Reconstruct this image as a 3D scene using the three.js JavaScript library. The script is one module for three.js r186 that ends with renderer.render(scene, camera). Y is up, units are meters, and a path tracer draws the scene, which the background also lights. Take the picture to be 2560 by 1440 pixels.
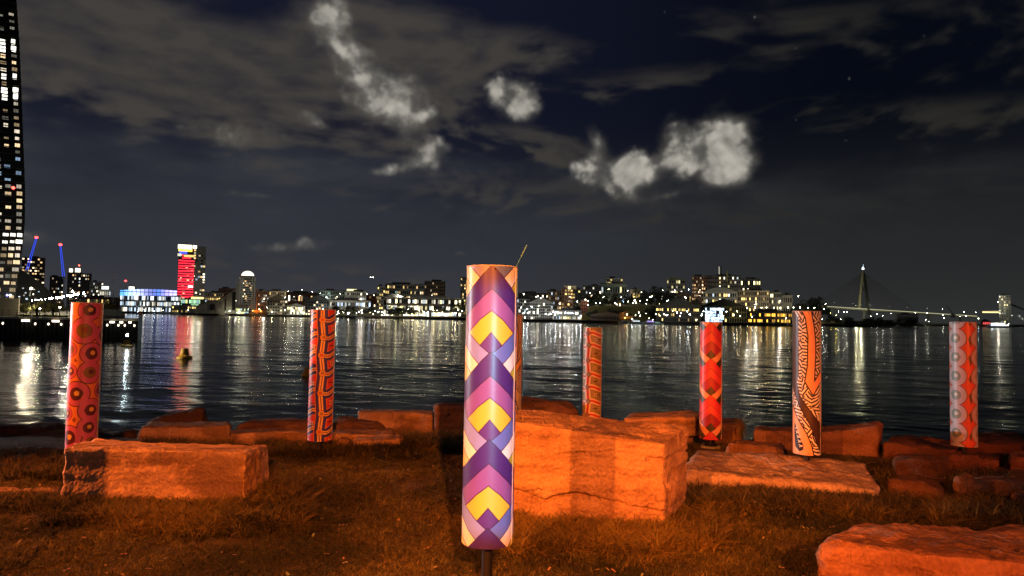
import * as THREE from 'three';
import { mergeGeometries } from 'three/addons/utils/BufferGeometryUtils.js';
import { RoundedBoxGeometry } from 'three/addons/geometries/RoundedBoxGeometry.js';
import { ImprovedNoise } from 'three/addons/math/ImprovedNoise.js';

// ------------------------------------------------------------------ camera, sky, moon, exposure
const EYE = 5.0, LAWN = EYE - 1.63;                       // metres above the harbour water
const scene = new THREE.Scene();
const camera = new THREE.PerspectiveCamera(46, 16 / 9, 0.05, 20000);
camera.position.set(0, EYE, 0);
camera.rotation.order = 'YXZ';
camera.rotation.set(0.0412, 0, 0.0170);
camera.updateMatrixWorld(true);
const renderer = new THREE.WebGLRenderer({ antialias: true });
renderer.toneMapping = THREE.LinearToneMapping;
renderer.toneMappingExposure = 1;
renderer.shadowMap.enabled = true;

const F = 720 / Math.tan(THREE.MathUtils.degToRad(23));
const look = (x, y) => new THREE.Vector3((x - 1280) / F, (720 - y) / F, -1).applyQuaternion(camera.quaternion);
const at = (x, y, D) => { const v = look(x, y); return v.multiplyScalar(D / -v.z).add(camera.position); };   // the point at depth D that a line of sight meets
const yHor = (x) => { let a = 500, b = 1000; for (let i = 0; i < 30; i++) { const m = (a + b) / 2; look(x, m).y > 0 ? (a = m) : (b = m); } return a; };
const col = (x, h, D) => { let a = -3000, b = 4000; for (let i = 0; i < 40; i++) { const m = (a + b) / 2; at(x, m, D).y > h ? (a = m) : (b = m); } return at(x, a, D); };  // column x, height h, depth D

let seed = 7;
const rnd = () => { seed = (seed + 0x6d2b79f5) | 0; let t = Math.imul(seed ^ (seed >>> 15), 1 | seed); t = (t + Math.imul(t ^ (t >>> 7), 61 | t)) ^ t; return ((t ^ (t >>> 14)) >>> 0) / 4294967296; };
const rr = (a, b) => a + (b - a) * rnd();
const pick = (a) => a[Math.floor(rnd() * a.length) % a.length];
const clamp = (x, a = 0, b = 1) => Math.min(b, Math.max(a, x));
const sstep = (a, b, x) => { const t = clamp((x - a) / (b - a)); return t * t * (3 - 2 * t); };
const perlin = new ImprovedNoise();
const N3 = (x, y, z) => perlin.noise(x, y, z);
const fbm = (x, y, z, o = 5) => { let s = 0, a = 0.5; for (let i = 0; i < o; i++) { s += a * N3(x, y, z); x = x * 2.03 + 7.1; y = y * 2.03 + 3.7; z = z * 2.03 + 1.3; a *= 0.5; } return s; };
const lerp3 = (a, b, t) => [a[0] + (b[0] - a[0]) * t, a[1] + (b[1] - a[1]) * t, a[2] + (b[2] - a[2]) * t];

// Night sky: deep blue air, a grey stratus deck low down and lit by the city, torn cumulus higher up. Directions are azimuth (right positive) and elevation in degrees.
{
  const W = 4096, H = 2048, data = new Uint16Array(W * H * 4), D = 180 / Math.PI, hf = THREE.DataUtils.toHalfFloat;
  const ang = (x, y) => { const v = look(x, y).normalize(); return [Math.atan2(v.x, -v.z) * D, Math.asin(v.y) * D]; };
  const K = 1 / 29.6;
  const blobs = (list) => list.map(([x, y, rx, ry, rot, amp]) => { const [a, e] = ang(x, y); return [a, e, rx * K, ry * K, Math.cos((rot || 0) / D), Math.sin((rot || 0) / D), amp ?? 1]; });
  const sum = (list, a, e) => { let s = 0; for (const b of list) { const dx = a - b[0], dy = e - b[1]; if (Math.abs(dx) > 3.2 * Math.max(b[2], b[3]) || Math.abs(dy) > 3.2 * Math.max(b[2], b[3])) continue; const u = (dx * b[4] - dy * b[5]) / b[2], v = (dx * b[5] + dy * b[4]) / b[3]; s += b[6] * Math.exp(-(u * u + v * v)); } return s; };
  // rot is clockwise as seen in the picture
  const cumulus = blobs([
    [822, 48, 34, 44, -12, 0.8], [862, 105, 40, 62, -28, 0.85], [902, 160, 34, 52, -35, 1.0], [935, 235, 60, 48, 8, 1.1], [985, 245, 52, 44, 10, 1.0], [1005, 295, 60, 22, 12, 0.5], [1055, 300, 40, 24, -30, 0.45], [1030, 330, 34, 18, 20, 0.42],
    [1290, 235, 40, 42, -30, 1.05], [1245, 240, 40, 28, 10, 0.7], [1300, 270, 30, 24, 0, 0.7],
    [1085, 375, 38, 36, -30, 0.9], [1040, 405, 40, 14, -20, 0.75], [985, 428, 34, 13, -8, 0.75],
    [1492, 380, 22, 40, 0, 0.75], [1550, 425, 84, 36, 0, 1.2], [1640, 405, 60, 24, 0, 1.15], [1700, 350, 36, 36, 0, 0.8], [1790, 385, 66, 60, -15, 1.25], [1822, 325, 32, 32, -30, 0.95], [1765, 430, 60, 26, 10, 0.8], [1570, 485, 34, 16, 0, 0.6], [1655, 485, 40, 10, 0, 0.35], [1478, 440, 26, 22, 0, 0.45], [1850, 420, 20, 40, 0, 0.4],
    [615, 335, 60, 24, 0, 0.5], [770, 295, 36, 12, 8, 0.5], [615, 491, 34, 8, 4, 0.45], [735, 620, 56, 15, -4, 0.55], [665, 628, 50, 14, 0, 0.35], [92, 598, 40, 14, -6, 0.5], [1150, 637, 16, 4, 0, 0.4], [445, 312, 14, 12, 0, 0.35],
  ]);
  const grey = blobs([
    [100, 90, 330, 150, 0, 0.9], [420, 150, 320, 110, 12, 0.95], [700, 200, 210, 90, 5, 0.8], [330, 250, 300, 60, 10, 0.35], [850, 90, 150, 150, 0, 0.8], [1020, 120, 170, 120, 0, 1.1], [1100, 220, 120, 90, 0, 1.05], [1260, 120, 120, 54, -10, 1.0], [760, 120, 120, 60, 0, 0.5], [1380, 200, 120, 40, 5, 0.45], [1050, 330, 140, 60, 0, 0.35],
    [1375, 365, 130, 32, 12, 1.35], [1320, 350, 70, 22, 15, 0.6], [1540, 210, 120, 40, 4, 0.5], [1780, 180, 130, 34, 0, 0.42], [1420, 120, 90, 34, 0, 0.42], [1640, 190, 90, 30, 0, 0.4], [1540, 330, 70, 24, 0, 0.35], [760, 340, 160, 34, 0, 0.3],
    [2330, 270, 300, 30, 2, 0.55], [2010, 255, 150, 16, -3, 0.5], [2300, 285, 180, 22, 4, 0.4], [2480, 300, 160, 30, 0, 0.5], [2330, 195, 60, 22, -25, 0.35], [2110, 105, 60, 18, 0, 0.35], [2350, 30, 420, 70, 4, 0.6], [1900, 60, 170, 60, 0, 0.35], [2520, 160, 120, 40, 0, 0.3],
    [1080, 685, 260, 26, 4, 0.45], [700, 660, 190, 40, 0, 0.4], [540, 620, 60, 40, 20, 0.3], [1250, 470, 400, 60, 0, 0.45], [1650, 520, 420, 60, 6, 0.4], [2300, 480, 380, 36, -3, 0.4], [860, 470, 340, 40, 0, 0.25],
  ]);
  const stars = [[1887, 43, 1], [2123, 196, 0.9], [2115, 352, 0.35], [1877, 351, 0.4], [1662, 30, 0.3], [1990, 300, 0.25], [2310, 90, 0.25], [1990, 120, 0.25]].map(([x, y, s]) => [...ang(x, y), s]);
  for (let r = H / 2 - 4; r < H; r++) {
    const e = ((r + 0.5) / H - 0.5) * 180, el = e / D;
    for (let c = 0; c < W; c++) {
      const phi = ((c + 0.5) / W - 0.5) * 2 * Math.PI, x = Math.cos(phi) * Math.cos(el), y = Math.sin(el), z = Math.sin(phi) * Math.cos(el);
      const a = Math.atan2(x, -z) * D, inView = Math.abs(a) < 48 && e < 34;
      // air
      const right = sstep(-12, 30, a), up = sstep(0, 18, e);
      let C = lerp3(lerp3([0.047, 0.0485, 0.0545], [0.030, 0.0315, 0.0305], right), lerp3([0.0068, 0.0082, 0.0200], [0.0020, 0.0030, 0.0068], right), Math.pow(up, 0.55));
      // stratus deck
      const wx = fbm(x * 3.1, y * 6, z * 3.1 + 9, 3), sx = x * 4.2 + wx, sz = z * 4.2 + wx * 0.6;
      const n1 = fbm(sx, y * 13 + 4, sz, 5), n2 = inView ? fbm(sx * 4.1 + 20, y * 46, sz * 4.1, 5) : fbm(sx * 3, y * 34, sz * 3, 3);
      const edge = 12.4 - 0.045 * a + 3.2 * n1 + 1.0 * n2;
      const deck = sstep(edge + 1.6, edge - 2.6, e) * sstep(-1, 5, e);
      C = lerp3(C, lerp3([0.0325, 0.0365, 0.0475], [0.0215, 0.0232, 0.0240], right), deck * clamp(0.62 + 0.9 * n1 + 0.35 * n2));
      // soft grey cloud
      const side = inView ? 1 - sstep(38, 48, Math.abs(a)) * 0.7 : 0.3;
      const far = Math.max(sstep(36, 60, Math.abs(a)), sstep(26, 40, e)) * sstep(6, 16, e) * (0.55 + 1.4 * fbm(sx * 0.8 + 31, y * 4, sz * 0.8, 4));
      let g = inView ? sum(grey, a + 1.1 * n1 * 2, e + 0.9 * n2 * 2) * side : 0;
      g = sstep(0.26, 1.15, g * 1.05 + n2 * 0.75 + n1 * 0.3) * (g > 0.03 ? 1 : g / 0.03) + 0.4 * clamp(far);
      const warm = lerp3([0.054, 0.049, 0.045], [0.022, 0.021, 0.019], right);
      C = lerp3(C, warm, clamp(g) * clamp(0.82 + n2 * 0.9, 0.35, 1));
      // torn bright cumulus
      if (inView) {
        const q = fbm(x * 22 + 3, y * 22, z * 22, 6), w2 = fbm(x * 9, y * 9 + 40, z * 9, 4);
        const w3 = fbm(x * 9 + 60, y * 9, z * 9, 4), bil = (X, Y, Z) => { let s = 0, k = 0.5; for (let i = 0; i < 5; i++) { s += k * Math.abs(N3(X, Y, Z)); X = X * 2.07 + 3.1; Y = Y * 2.07 + 1.7; Z = Z * 2.07 + 5.3; k *= 0.43; } return s; };
        const w4 = fbm(x * 44 + 9, y * 44, z * 44, 4), d0 = sum(cumulus, a + 1.5 * w2 + 0.55 * w4, e + 1.2 * w3 - 0.5 * q) * (0.92 + 0.85 * fbm(x * 15 + 2, y * 15 + 8, z * 15, 3));
        C = lerp3(C, [0.080, 0.075, 0.068], sstep(0.02, 0.75, d0 * 1.1 + 0.45 * q + 0.2 * n2) * 0.5 * sstep(0.0, 0.06, d0));
        if (d0 > 0.02) {
          const B0 = bil(x * 19, y * 19, z * 19 + 2), B1 = bil((x + 0.006) * 19, (y + 0.010) * 19, z * 19 + 2), den = Math.min(d0, 1.15) - 0.37 + 1.9 * (B0 - 0.22) + 0.7 * q, veil = sstep(-0.34, 0.62, den + 0.35 * w4) * sstep(0.02, 0.26, d0), d = veil * (0.30 + 0.70 * sstep(0.02, 0.85, den + 0.95 * w4 + 0.55 * q));
          const tone = clamp(0.84 + 2.0 * (B0 - B1) + 0.5 * (B0 - 0.22) + 0.55 * q, 0.5, 1.25);
          C = lerp3(C, [0.345 * tone + 0.03, 0.325 * tone + 0.03, 0.280 * tone + 0.03], clamp(d * 1.06));
        }
        for (const s of stars) { const dd = ((a - s[0]) * Math.cos(el)) ** 2 + (e - s[1]) ** 2; if (dd < 0.006) { const k = 0.22 * s[2] * Math.exp(-dd / 0.0016); C = [C[0] + k, C[1] + k, C[2] + k]; } }
      }
      const o = (r * W + c) * 4;
      data[o] = hf(C[0]); data[o + 1] = hf(C[1]); data[o + 2] = hf(C[2]); data[o + 3] = 15360;
    }
  }
  for (let r = 0; r < H / 2 - 4; r++) for (let c = 0; c < W; c++) { const o = (r * W + c) * 4; data[o] = hf(0.012); data[o + 1] = hf(0.012); data[o + 2] = hf(0.012); data[o + 3] = 15360; }
  const sky = new THREE.DataTexture(data, W, H, THREE.RGBAFormat, THREE.HalfFloatType);
  sky.mapping = THREE.EquirectangularReflectionMapping; sky.magFilter = THREE.LinearFilter; sky.needsUpdate = true;
  scene.background = sky; scene.environment = sky;
}
const moon = new THREE.DirectionalLight(0xfff0e0, 0.004);
moon.position.set(-300, 500, 200); moon.castShadow = true; moon.shadow.camera.left = moon.shadow.camera.bottom = -40; moon.shadow.camera.right = moon.shadow.camera.top = 40; moon.shadow.camera.far = 1500;
scene.add(moon);

// ------------------------------------------------------------------ helpers
const names = new Map();
const numbered = (n) => { const k = names.get(n) || 0; names.set(n, k + 1); return k ? n + '_' + String(k).padStart(3, '0') : n; };
function tag(o, label, category, group, kind) { if (label) o.userData.label = label; if (category) o.userData.category = category; if (group) o.userData.group = group; if (kind) o.userData.kind = kind; return o; }
function thing(name, label, category, p = [0, 0, 0], turn = 0, group) {
  const o = new THREE.Group(); o.name = numbered(name); o.position.set(...(p.isVector3 ? p.toArray() : p)); o.rotation.y = turn; scene.add(o);
  return tag(o, label, category, group);
}
function part(parent, name, geometry, material, p, s) {
  const m = new THREE.Mesh(geometry, material); m.name = numbered(name); m.castShadow = m.receiveShadow = true;
  if (p) m.position.set(...p); if (s) m.scale.set(...s);
  parent.add(m); return m;
}
const lin = (r, g, b) => new THREE.Color().setRGB(r, g, b);
const mat = (r, g, b, rough = 0.85, o = {}) => new THREE.MeshStandardMaterial({ color: lin(r, g, b), roughness: rough, ...o });
const glow = (r, g, b, k = 1) => new THREE.MeshStandardMaterial({ color: lin(0.1, 0.1, 0.1), roughness: 0.6, emissive: lin(r, g, b), emissiveIntensity: k });
const BOX = new THREE.BoxGeometry(1, 1, 1), CYL = new THREE.CylinderGeometry(1, 1, 1, 12), BALL = new THREE.SphereGeometry(1, 16, 12);
const geo = {                                             // pieces to be joined
  box: (w, h, d, x = 0, y = 0, z = 0, ry = 0, rz = 0, rx = 0) => { const g = new THREE.BoxGeometry(w, h, d); if (rz) g.rotateZ(rz); if (rx) g.rotateX(rx); if (ry) g.rotateY(ry); return g.translate(x, y, z); },
  cyl: (r0, r1, h, x = 0, y = 0, z = 0, n = 12) => new THREE.CylinderGeometry(r1, r0, h, n).translate(x, y, z),
  rod: (a, b, r, n = 6, r2 = r) => { const A = new THREE.Vector3(...(a.isVector3 ? a.toArray() : a)), B = new THREE.Vector3(...(b.isVector3 ? b.toArray() : b)), d = B.clone().sub(A), g = new THREE.CylinderGeometry(r2, r, d.length(), n); g.applyQuaternion(new THREE.Quaternion().setFromUnitVectors(new THREE.Vector3(0, 1, 0), d.normalize())); return g.translate((A.x + B.x) / 2, (A.y + B.y) / 2, (A.z + B.z) / 2); },
};
const join = (list) => { const a = list.map((g) => { g = g.index ? g.toNonIndexed() : g; for (const k of Object.keys(g.attributes)) if (!['position', 'normal', 'uv'].includes(k)) g.deleteAttribute(k); return g; }); return mergeGeometries(a, false); };
const canvas = (w, h) => { const c = document.createElement('canvas'); c.width = w; c.height = h; return [c, c.getContext('2d')]; };
const canvasTex = (c) => { const t = new THREE.CanvasTexture(c); t.colorSpace = THREE.SRGBColorSpace; t.magFilter = THREE.LinearFilter; return t; };
function dataTex(n, f, srgb, wrap = THREE.MirroredRepeatWrapping, m = n) {   // f(u, v) -> [r, g, b] linear or plain values in 0..1
  const d = new Uint8Array(n * m * 4);
  for (let y = 0; y < m; y++) for (let x = 0; x < n; x++) { const c = f((x + 0.5) / n, (y + 0.5) / m), o = (y * n + x) * 4; for (let k = 0; k < 3; k++) { const v = clamp(c[k]); d[o + k] = 255 * (srgb ? (v <= 0.0031308 ? v * 12.92 : 1.055 * Math.pow(v, 1 / 2.4) - 0.055) : v) + 0.5; } d[o + 3] = 255; }
  const t = new THREE.DataTexture(d, n, m); t.wrapS = t.wrapT = wrap; t.magFilter = THREE.LinearFilter; if (srgb) t.colorSpace = THREE.SRGBColorSpace; t.needsUpdate = true; return t;
}

// ------------------------------------------------------------------ ground of the headland
const groundY = (x, z) => {
  const d = -z, lawn = LAWN - 0.016 * Math.max(0, d - 2) + 0.035 * N3(x * 0.45 + 5, 0.3, z * 0.45) + 0.014 * N3(x * 2.1, 4.2, z * 2.1);
  const gully = -0.16 * Math.exp(-((x - 4.3) ** 2) / 0.8 - ((d - 7.4) ** 2) / 1.4);
  const bank = 1.9 * sstep(9.6, 13.2, d + 0.5 * N3(x * 0.4, 7, 3)) + 2.6 * sstep(13, 17, d);
  return lawn + gully - bank + 0.12 * fbm(x * 1.3, 2, z * 1.3, 4) * sstep(8.8, 10, d);
};
const soilTex = dataTex(1024, (u, v) => {
  const n = fbm(u * 9, v * 9, 3, 5), f = fbm(u * 70, v * 70, 9, 4), t = 0.5 + n + f * 0.8;
  return lerp3([0.045, 0.031, 0.013], [0.17, 0.112, 0.046], clamp(t));
}, true);
const soilBump = dataTex(512, (u, v) => { const k = 0.5 + fbm(u * 60, v * 60, 1, 4); return [k, k, k]; }, false);
{
  const nx = 260, nz = 220, x0 = -17, x1 = 17, z0 = 9, z1 = -18, pos = [], uv = [], idx = [];
  for (let j = 0; j <= nz; j++) for (let i = 0; i <= nx; i++) { const x = x0 + (x1 - x0) * i / nx, z = z0 + (z1 - z0) * j / nz; pos.push(x, groundY(x, z), z); uv.push(x / 3, z / 3); }
  for (let j = 0; j < nz; j++) for (let i = 0; i < nx; i++) { const a = j * (nx + 1) + i; idx.push(a, a + 1, a + nx + 2, a, a + nx + 2, a + nx + 1); }
  const g = new THREE.BufferGeometry(); g.setAttribute('position', new THREE.Float32BufferAttribute(pos, 3)); g.setAttribute('uv', new THREE.Float32BufferAttribute(uv, 2)); g.setIndex(idx); g.computeVertexNormals();
  const m = part(scene, 'ground', g, new THREE.MeshStandardMaterial({ map: soilTex, bumpMap: soilBump, bumpScale: 0.02, roughness: 1 }));
  tag(m, 'lawn ground of the headland sloping down to the harbour', null, null, 'structure');
}

// ------------------------------------------------------------------ harbour water
{
  const waves = [];
  for (let i = 0; i < 34; i++) { const L = 0.22 * Math.pow(1.125, i), th = -Math.PI / 2 + 0.35 + rr(-1, 1) * 0.95; waves.push([2 * Math.PI / L * Math.cos(th), 2 * Math.PI / L * Math.sin(th), rr(0, 6.28), L, (L > 4 ? 0.007 : L < 1.6 ? 0.0165 : 0.0125) * L / (2 * Math.PI)]); }
  const rad = []; let r = 7.5; while (r < 9000) { rad.push(r); r *= r < 70 ? 1.0042 : r < 130 ? 1.008 : r < 400 ? 1.03 : 1.15; }
  const azs = [], pos = [], uv = [], idx = []; for (let a = -1.36; a < -0.72; a += 0.012) azs.push(a); for (let a = -0.72; a < 0.72; a += 0.0023) azs.push(a); for (let a = 0.72; a <= 1.36; a += 0.012) azs.push(a); const na = azs.length - 1;
  for (const R of rad) {
    const cell = R * (R < 70 ? 0.0042 : R < 130 ? 0.008 : 0.03);
    for (let i = 0; i <= na; i++) {
      const a = azs[i], x = R * Math.sin(a), z = -R * Math.cos(a); let y = 0;
      if (R < 260) for (const w of waves) { const k = sstep(2.2, 5, w[3] / cell); if (k > 0) y += k * w[4] * Math.sin(w[0] * x + w[1] * z + w[2] + 0.6 * Math.sin(w[1] * 0.13 * x - w[0] * 0.11 * z)); }
      pos.push(x, y * (0.25 + 1.35 * clamp(0.5 + fbm(x * 0.045, 1, z * 0.10, 4) * 1.9)), z); uv.push(x / 14, z / 14);
    }
  }
  for (let j = 0; j < rad.length - 1; j++) for (let i = 0; i < na; i++) { const a = j * (na + 1) + i, b = a + na + 1; idx.push(a, a + 1, b + 1, a, b + 1, b); }
  const g = new THREE.BufferGeometry(); g.setAttribute('position', new THREE.Float32BufferAttribute(pos, 3)); g.setAttribute('uv', new THREE.Float32BufferAttribute(uv, 2)); g.setIndex(idx); g.computeVertexNormals();
  const bump = dataTex(1024, (u, v) => { const k = 0.5 + 0.55 * fbm(u * 26, v * 40, 2, 4) + 0.35 * fbm(u * 9, v * 16, 8, 3); return [k, k, k]; }, false);
  const rough = dataTex(256, (u, v) => { const k = 0.80 + 0.5 * fbm(u * 5, v * 11, 5, 4); return [k, k, k]; }, false);
  rough.repeat.set(0.055, 0.055);
  const m = part(scene, 'water', g, new THREE.MeshPhysicalMaterial({ color: lin(0.0035, 0.0055, 0.0065), roughness: 0.14, roughnessMap: rough, ior: 1.13, bumpMap: bump, bumpScale: 0.022 }));
  tag(m, 'dark rippled harbour water mirroring the city lights', null, null, 'structure');
}

// ------------------------------------------------------------------ sandstone
const stoneTex = dataTex(1024, (u, v) => {
  const w = fbm(u * 4, v * 4, 1, 3), bed = fbm(u * 1.6, v * 24 + w * 1.3, 4, 5), mot = fbm(u * 13, v * 13, 9, 5), fine = fbm(u * 120, v * 120, 2, 3), st = fbm(u * 3.1 + 8, v * 4.6, 6, 5), chisel = fbm(u * 60, v * 5, 12, 3);
  let c = lerp3([0.27, 0.150, 0.080], [0.62, 0.40, 0.23], clamp(0.48 + bed * 0.75 + mot * 0.9 + fine * 0.6));
  c = lerp3(c, [0.74, 0.54, 0.36], clamp((chisel - 0.17) * 3.2) * 0.7 * clamp(0.5 + st * 2));
  return lerp3(c, [0.10, 0.055, 0.033], sstep(0.06, 0.24, st + mot * 0.35) * 0.66);
}, true);
const stoneBump = dataTex(1024, (u, v) => { const w = fbm(u * 4, v * 4, 1, 3), k = 0.5 + 0.4 * fbm(u * 1.6, v * 24 + w * 1.3, 4, 5) + 0.3 * fbm(u * 13, v * 13, 9, 5) + 0.22 * fbm(u * 120, v * 120, 2, 3) - 0.25 * clamp((fbm(u * 60, v * 5, 12, 3) - 0.17) * 3.2); return [k, k, k]; }, false);
const stone = (r, g, b) => new THREE.MeshStandardMaterial({ color: lin(r, g, b), map: stoneTex, bumpMap: stoneBump, bumpScale: 0.045, roughness: 0.93 });
const S = { warm: stone(1.4, 1.3, 1.2), gold: stone(1.08, 1.0, 0.92), red: stone(0.52, 0.42, 0.38), dark: stone(0.20, 0.15, 0.14), deep: stone(0.34, 0.24, 0.2), rust: stone(0.78, 0.58, 0.5), pale: stone(1.25, 1.38, 1.6) };  // tints also put the dim and bright light on single rocks into colour

// A block of stone between eight corners: a rounded box bent to them, its faces broken by bedding planes, chips and, where given, cracks.
function rock(name, label, c, o = {}) {
  const { cell = 0.03, r = 0.16, amp = 0.05, bed = 0.016, seed: sd = rr(0, 90), cracks = [], m = S.gold } = o;
  const P = c.map((v) => v.clone());                                                // index bits: x, y (up), z (to the front)
  const pt = (q) => { const out = new THREE.Vector3(); for (let i = 0; i < 8; i++) { const k = (i & 1 ? q[0] + 1 : 1 - q[0]) * (i & 2 ? q[1] + 1 : 1 - q[1]) * (i & 4 ? q[2] + 1 : 1 - q[2]) / 8; out.addScaledVector(P[i], k); } return out; };
  const len = [P[0].distanceTo(P[1]), P[0].distanceTo(P[2]), P[0].distanceTo(P[4])].map((v, i) => (v + P[7].distanceTo(P[7 ^ (1 << i)])) / 2), mn = Math.min(...len), rad = len.map((l) => clamp(r * mn / l * 2, 0.01, 0.9));
  const n = len.map((l) => Math.round(clamp(l / cell, 6, 200)));
  const lin2 = (k, nn) => -1 + 2 * k / nn;
  const uniq = new Map(), pos = [], faces = [], uvs = [], idx = [], map = [];
  for (let ax = 0; ax < 3; ax++) for (const s of [-1, 1]) {
    const u = (ax + 1) % 3, v = (ax + 2) % 3, base = map.length;
    for (let j = 0; j <= n[v]; j++) for (let i = 0; i <= n[u]; i++) {
      const q = [0, 0, 0]; q[ax] = s; q[u] = lin2(i, n[u]); q[v] = lin2(j, n[v]);
      const key = q.map((t) => Math.round(t * 1e4)).join();
      if (!uniq.has(key)) {
        uniq.set(key, pos.length);
        const inn = q.map((t, k) => clamp(t, -1 + rad[k], 1 - rad[k])), d = q.map((t, k) => (t - inn[k]) / rad[k]), L = Math.hypot(...d) || 1, L1 = Math.max(1, L);
        pos.push(pt(q.map((t, k) => inn[k] + d[k] / L1 * rad[k])));
      }
      map.push(uniq.get(key));
      const p = pos[uniq.get(key)];
      uvs.push((ax === 0 ? p.z : p.x) / 3 + sd * 0.37, (ax === 1 ? p.z : p.y) / 3 + sd * 0.21);
    }
    for (let j = 0; j < n[v]; j++) for (let i = 0; i < n[u]; i++) { const a = base + j * (n[u] + 1) + i, b = a + 1, d = a + n[u] + 1, e = d + 1; s > 0 ? idx.push(a, b, e, a, e, d) : idx.push(a, e, b, a, d, e); }
  }
  const normals = () => { const N = pos.map(() => new THREE.Vector3()), A = new THREE.Vector3(), B = new THREE.Vector3(); for (let i = 0; i < idx.length; i += 3) { const [x, y, z] = [map[idx[i]], map[idx[i + 1]], map[idx[i + 2]]]; A.subVectors(pos[y], pos[x]); B.subVectors(pos[z], pos[x]); A.cross(B); N[x].add(A); N[y].add(A); N[z].add(A); } return N.map((v) => v.normalize()); };
  const N0 = normals();
  pos.forEach((p, i) => {
    const x = p.x + sd, y = p.y, z = p.z - sd;
    const chip = Math.max(0, fbm(x * 1.7, y * 2.3, z * 1.7, 3) - 0.10), terr = fbm(x * 0.7, y * 11, z * 0.7, 3);
    const ledge = fbm(x * 0.9 + 4, y * 5.5, z * 0.9, 4), bite = Math.max(0, fbm(x * 3.6, y * 5, z * 3.6 + 9, 3) - 0.16);
    let h = amp * (1.15 * fbm(x * 1.2, y * 1.5, z * 1.2, 4) - 1.8 * chip - 1.5 * bite) + bed * (terr * 1.5 + 1.3 * Math.round(ledge * 7) / 7) + 0.020 * fbm(x * 9, y * 13, z * 9, 4) + 0.009 * fbm(x * 34, y * 40, z * 34, 2);
    for (const k of cracks) { let best = 1e9; for (let s = 0; s < k.p.length - 1; s++) { const a = k.p[s], b = k.p[s + 1], side = k.side, ax = side ? a.z : a.x, bx = side ? b.z : b.x, px = side ? p.z : p.x; if (Math.abs(side ? p.x - (a.x + b.x) / 2 : p.z - (a.z + b.z) / 2) > 0.22) continue; const dx = bx - ax, dy = b.y - a.y, t = clamp(((px - ax) * dx + (p.y - a.y) * dy) / (dx * dx + dy * dy)); best = Math.min(best, Math.hypot(px - ax - dx * t, p.y - a.y - dy * t)); } const w = k.w * (1 + 1.1 * fbm(x * 6, y * 6, z * 6, 2)); best += 0.012 * fbm(x * 17, y * 17, z * 17, 2); h -= k.d * Math.exp(-((best / w) ** 2)); }
    p.addScaledVector(N0[i], h);
  });
  const N1 = normals(), P3 = new Float32Array(map.length * 3), N3a = new Float32Array(map.length * 3);
  map.forEach((k, i) => { pos[k].toArray(P3, i * 3); N1[k].toArray(N3a, i * 3); });
  const g = new THREE.BufferGeometry(); g.setAttribute('position', new THREE.BufferAttribute(P3, 3)); g.setAttribute('normal', new THREE.BufferAttribute(N3a, 3)); g.setAttribute('uv', new THREE.Float32BufferAttribute(uvs, 2)); g.setIndex(idx);
  const mesh = part(scene, name, g, m);
  return tag(mesh, label, o.category || 'rock', o.group);
}
// corners from lines of sight: front top left/right, back top left/right as [x, y, depth]; the block stands straight down to `base` below its top
function block(name, label, ftl, ftr, btl, btr, h, o = {}) {
  const down = (v, k = 1) => { const w = v.clone(); w.y -= h * k; return w; };
  const FL = at(...ftl), FR = at(...ftr), BL = at(...btl), BR = at(...btr), spread = o.spread || 0;
  const fl = down(FL), fr = down(FR, o.hr || 1), bl = down(BL), br = down(BR, o.hr || 1);
  if (spread) { fl.z += spread; fr.z += spread; fl.x -= spread; fr.x += spread; bl.x -= spread; br.x += spread; }
  return rock(name, label, [bl, br, BL, BR, fl, fr, FL, FR], o);
}
const line = (list) => list.map((p) => at(...p));
block('sandstone_block', 'long low sandstone block with a dark cut end, in front of the circle patterned pole', [150, 1117, 5.95], [614, 1131, 5.95], [236, 1098, 7.0], [676, 1110, 6.75], 0.56, { cell: 0.014, r: 0.075, amp: 0.05, bed: 0.008, m: S.warm });
{
  const fd = (x) => 5.75 - (x - 1290) / 365 * 0.30;
  const cr = (pts) => pts.map(([x, y]) => at(x, y, fd(x)));
  block('sandstone_boulder', 'tallest squared sandstone boulder, cracked near its foot, right of the central pole', [1196, 1044, 5.83], [1660, 1107, 5.44], [1210, 1018, 6.75], [1722, 1062, 6.15], 0.92, {
    cell: 0.0115, r: 0.03, amp: 0.04, bed: 0.022, m: S.gold, cracks: [
      { w: 0.011, d: 0.040, p: cr([[1288, 1226], [1330, 1240], [1362, 1252], [1400, 1238], [1440, 1234], [1500, 1246], [1540, 1254], [1590, 1270], [1630, 1276], [1660, 1280]]) },
      { w: 0.022, d: 0.040, p: cr([[1428, 1240], [1460, 1243], [1490, 1247]]) },
      { w: 0.008, d: 0.025, p: cr([[1362, 1252], [1368, 1275], [1374, 1300]]) }, { w: 0.007, d: 0.022, p: cr([[1320, 1228], [1345, 1224], [1380, 1230], [1405, 1238]]) },
      { w: 0.007, d: 0.02, p: cr([[1428, 1096], [1500, 1096], [1560, 1104], [1620, 1110], [1655, 1112]]) }, { w: 0.006, d: 0.018, p: cr([[1440, 1132], [1520, 1128], [1600, 1140], [1655, 1148]]) },
      { w: 0.007, d: 0.02, p: cr([[1600, 1308], [1595, 1292], [1625, 1288], [1655, 1292]]) }, { w: 0.007, d: 0.02, p: cr([[1612, 1280], [1618, 1264], [1640, 1258], [1655, 1256]]) },
      { side: 1, w: 0.010, d: 0.03, p: [at(1660, 1150, 5.44), at(1690, 1135, 5.8), at(1722, 1126, 6.15)] }, { side: 1, w: 0.012, d: 0.04, p: [at(1668, 1280, 5.5), at(1690, 1262, 5.8), at(1722, 1246, 6.1)] }, { side: 1, w: 0.010, d: 0.03, p: [at(1672, 1150, 5.55), at(1666, 1200, 5.5), at(1676, 1260, 5.6)] }],
  });
}
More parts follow.
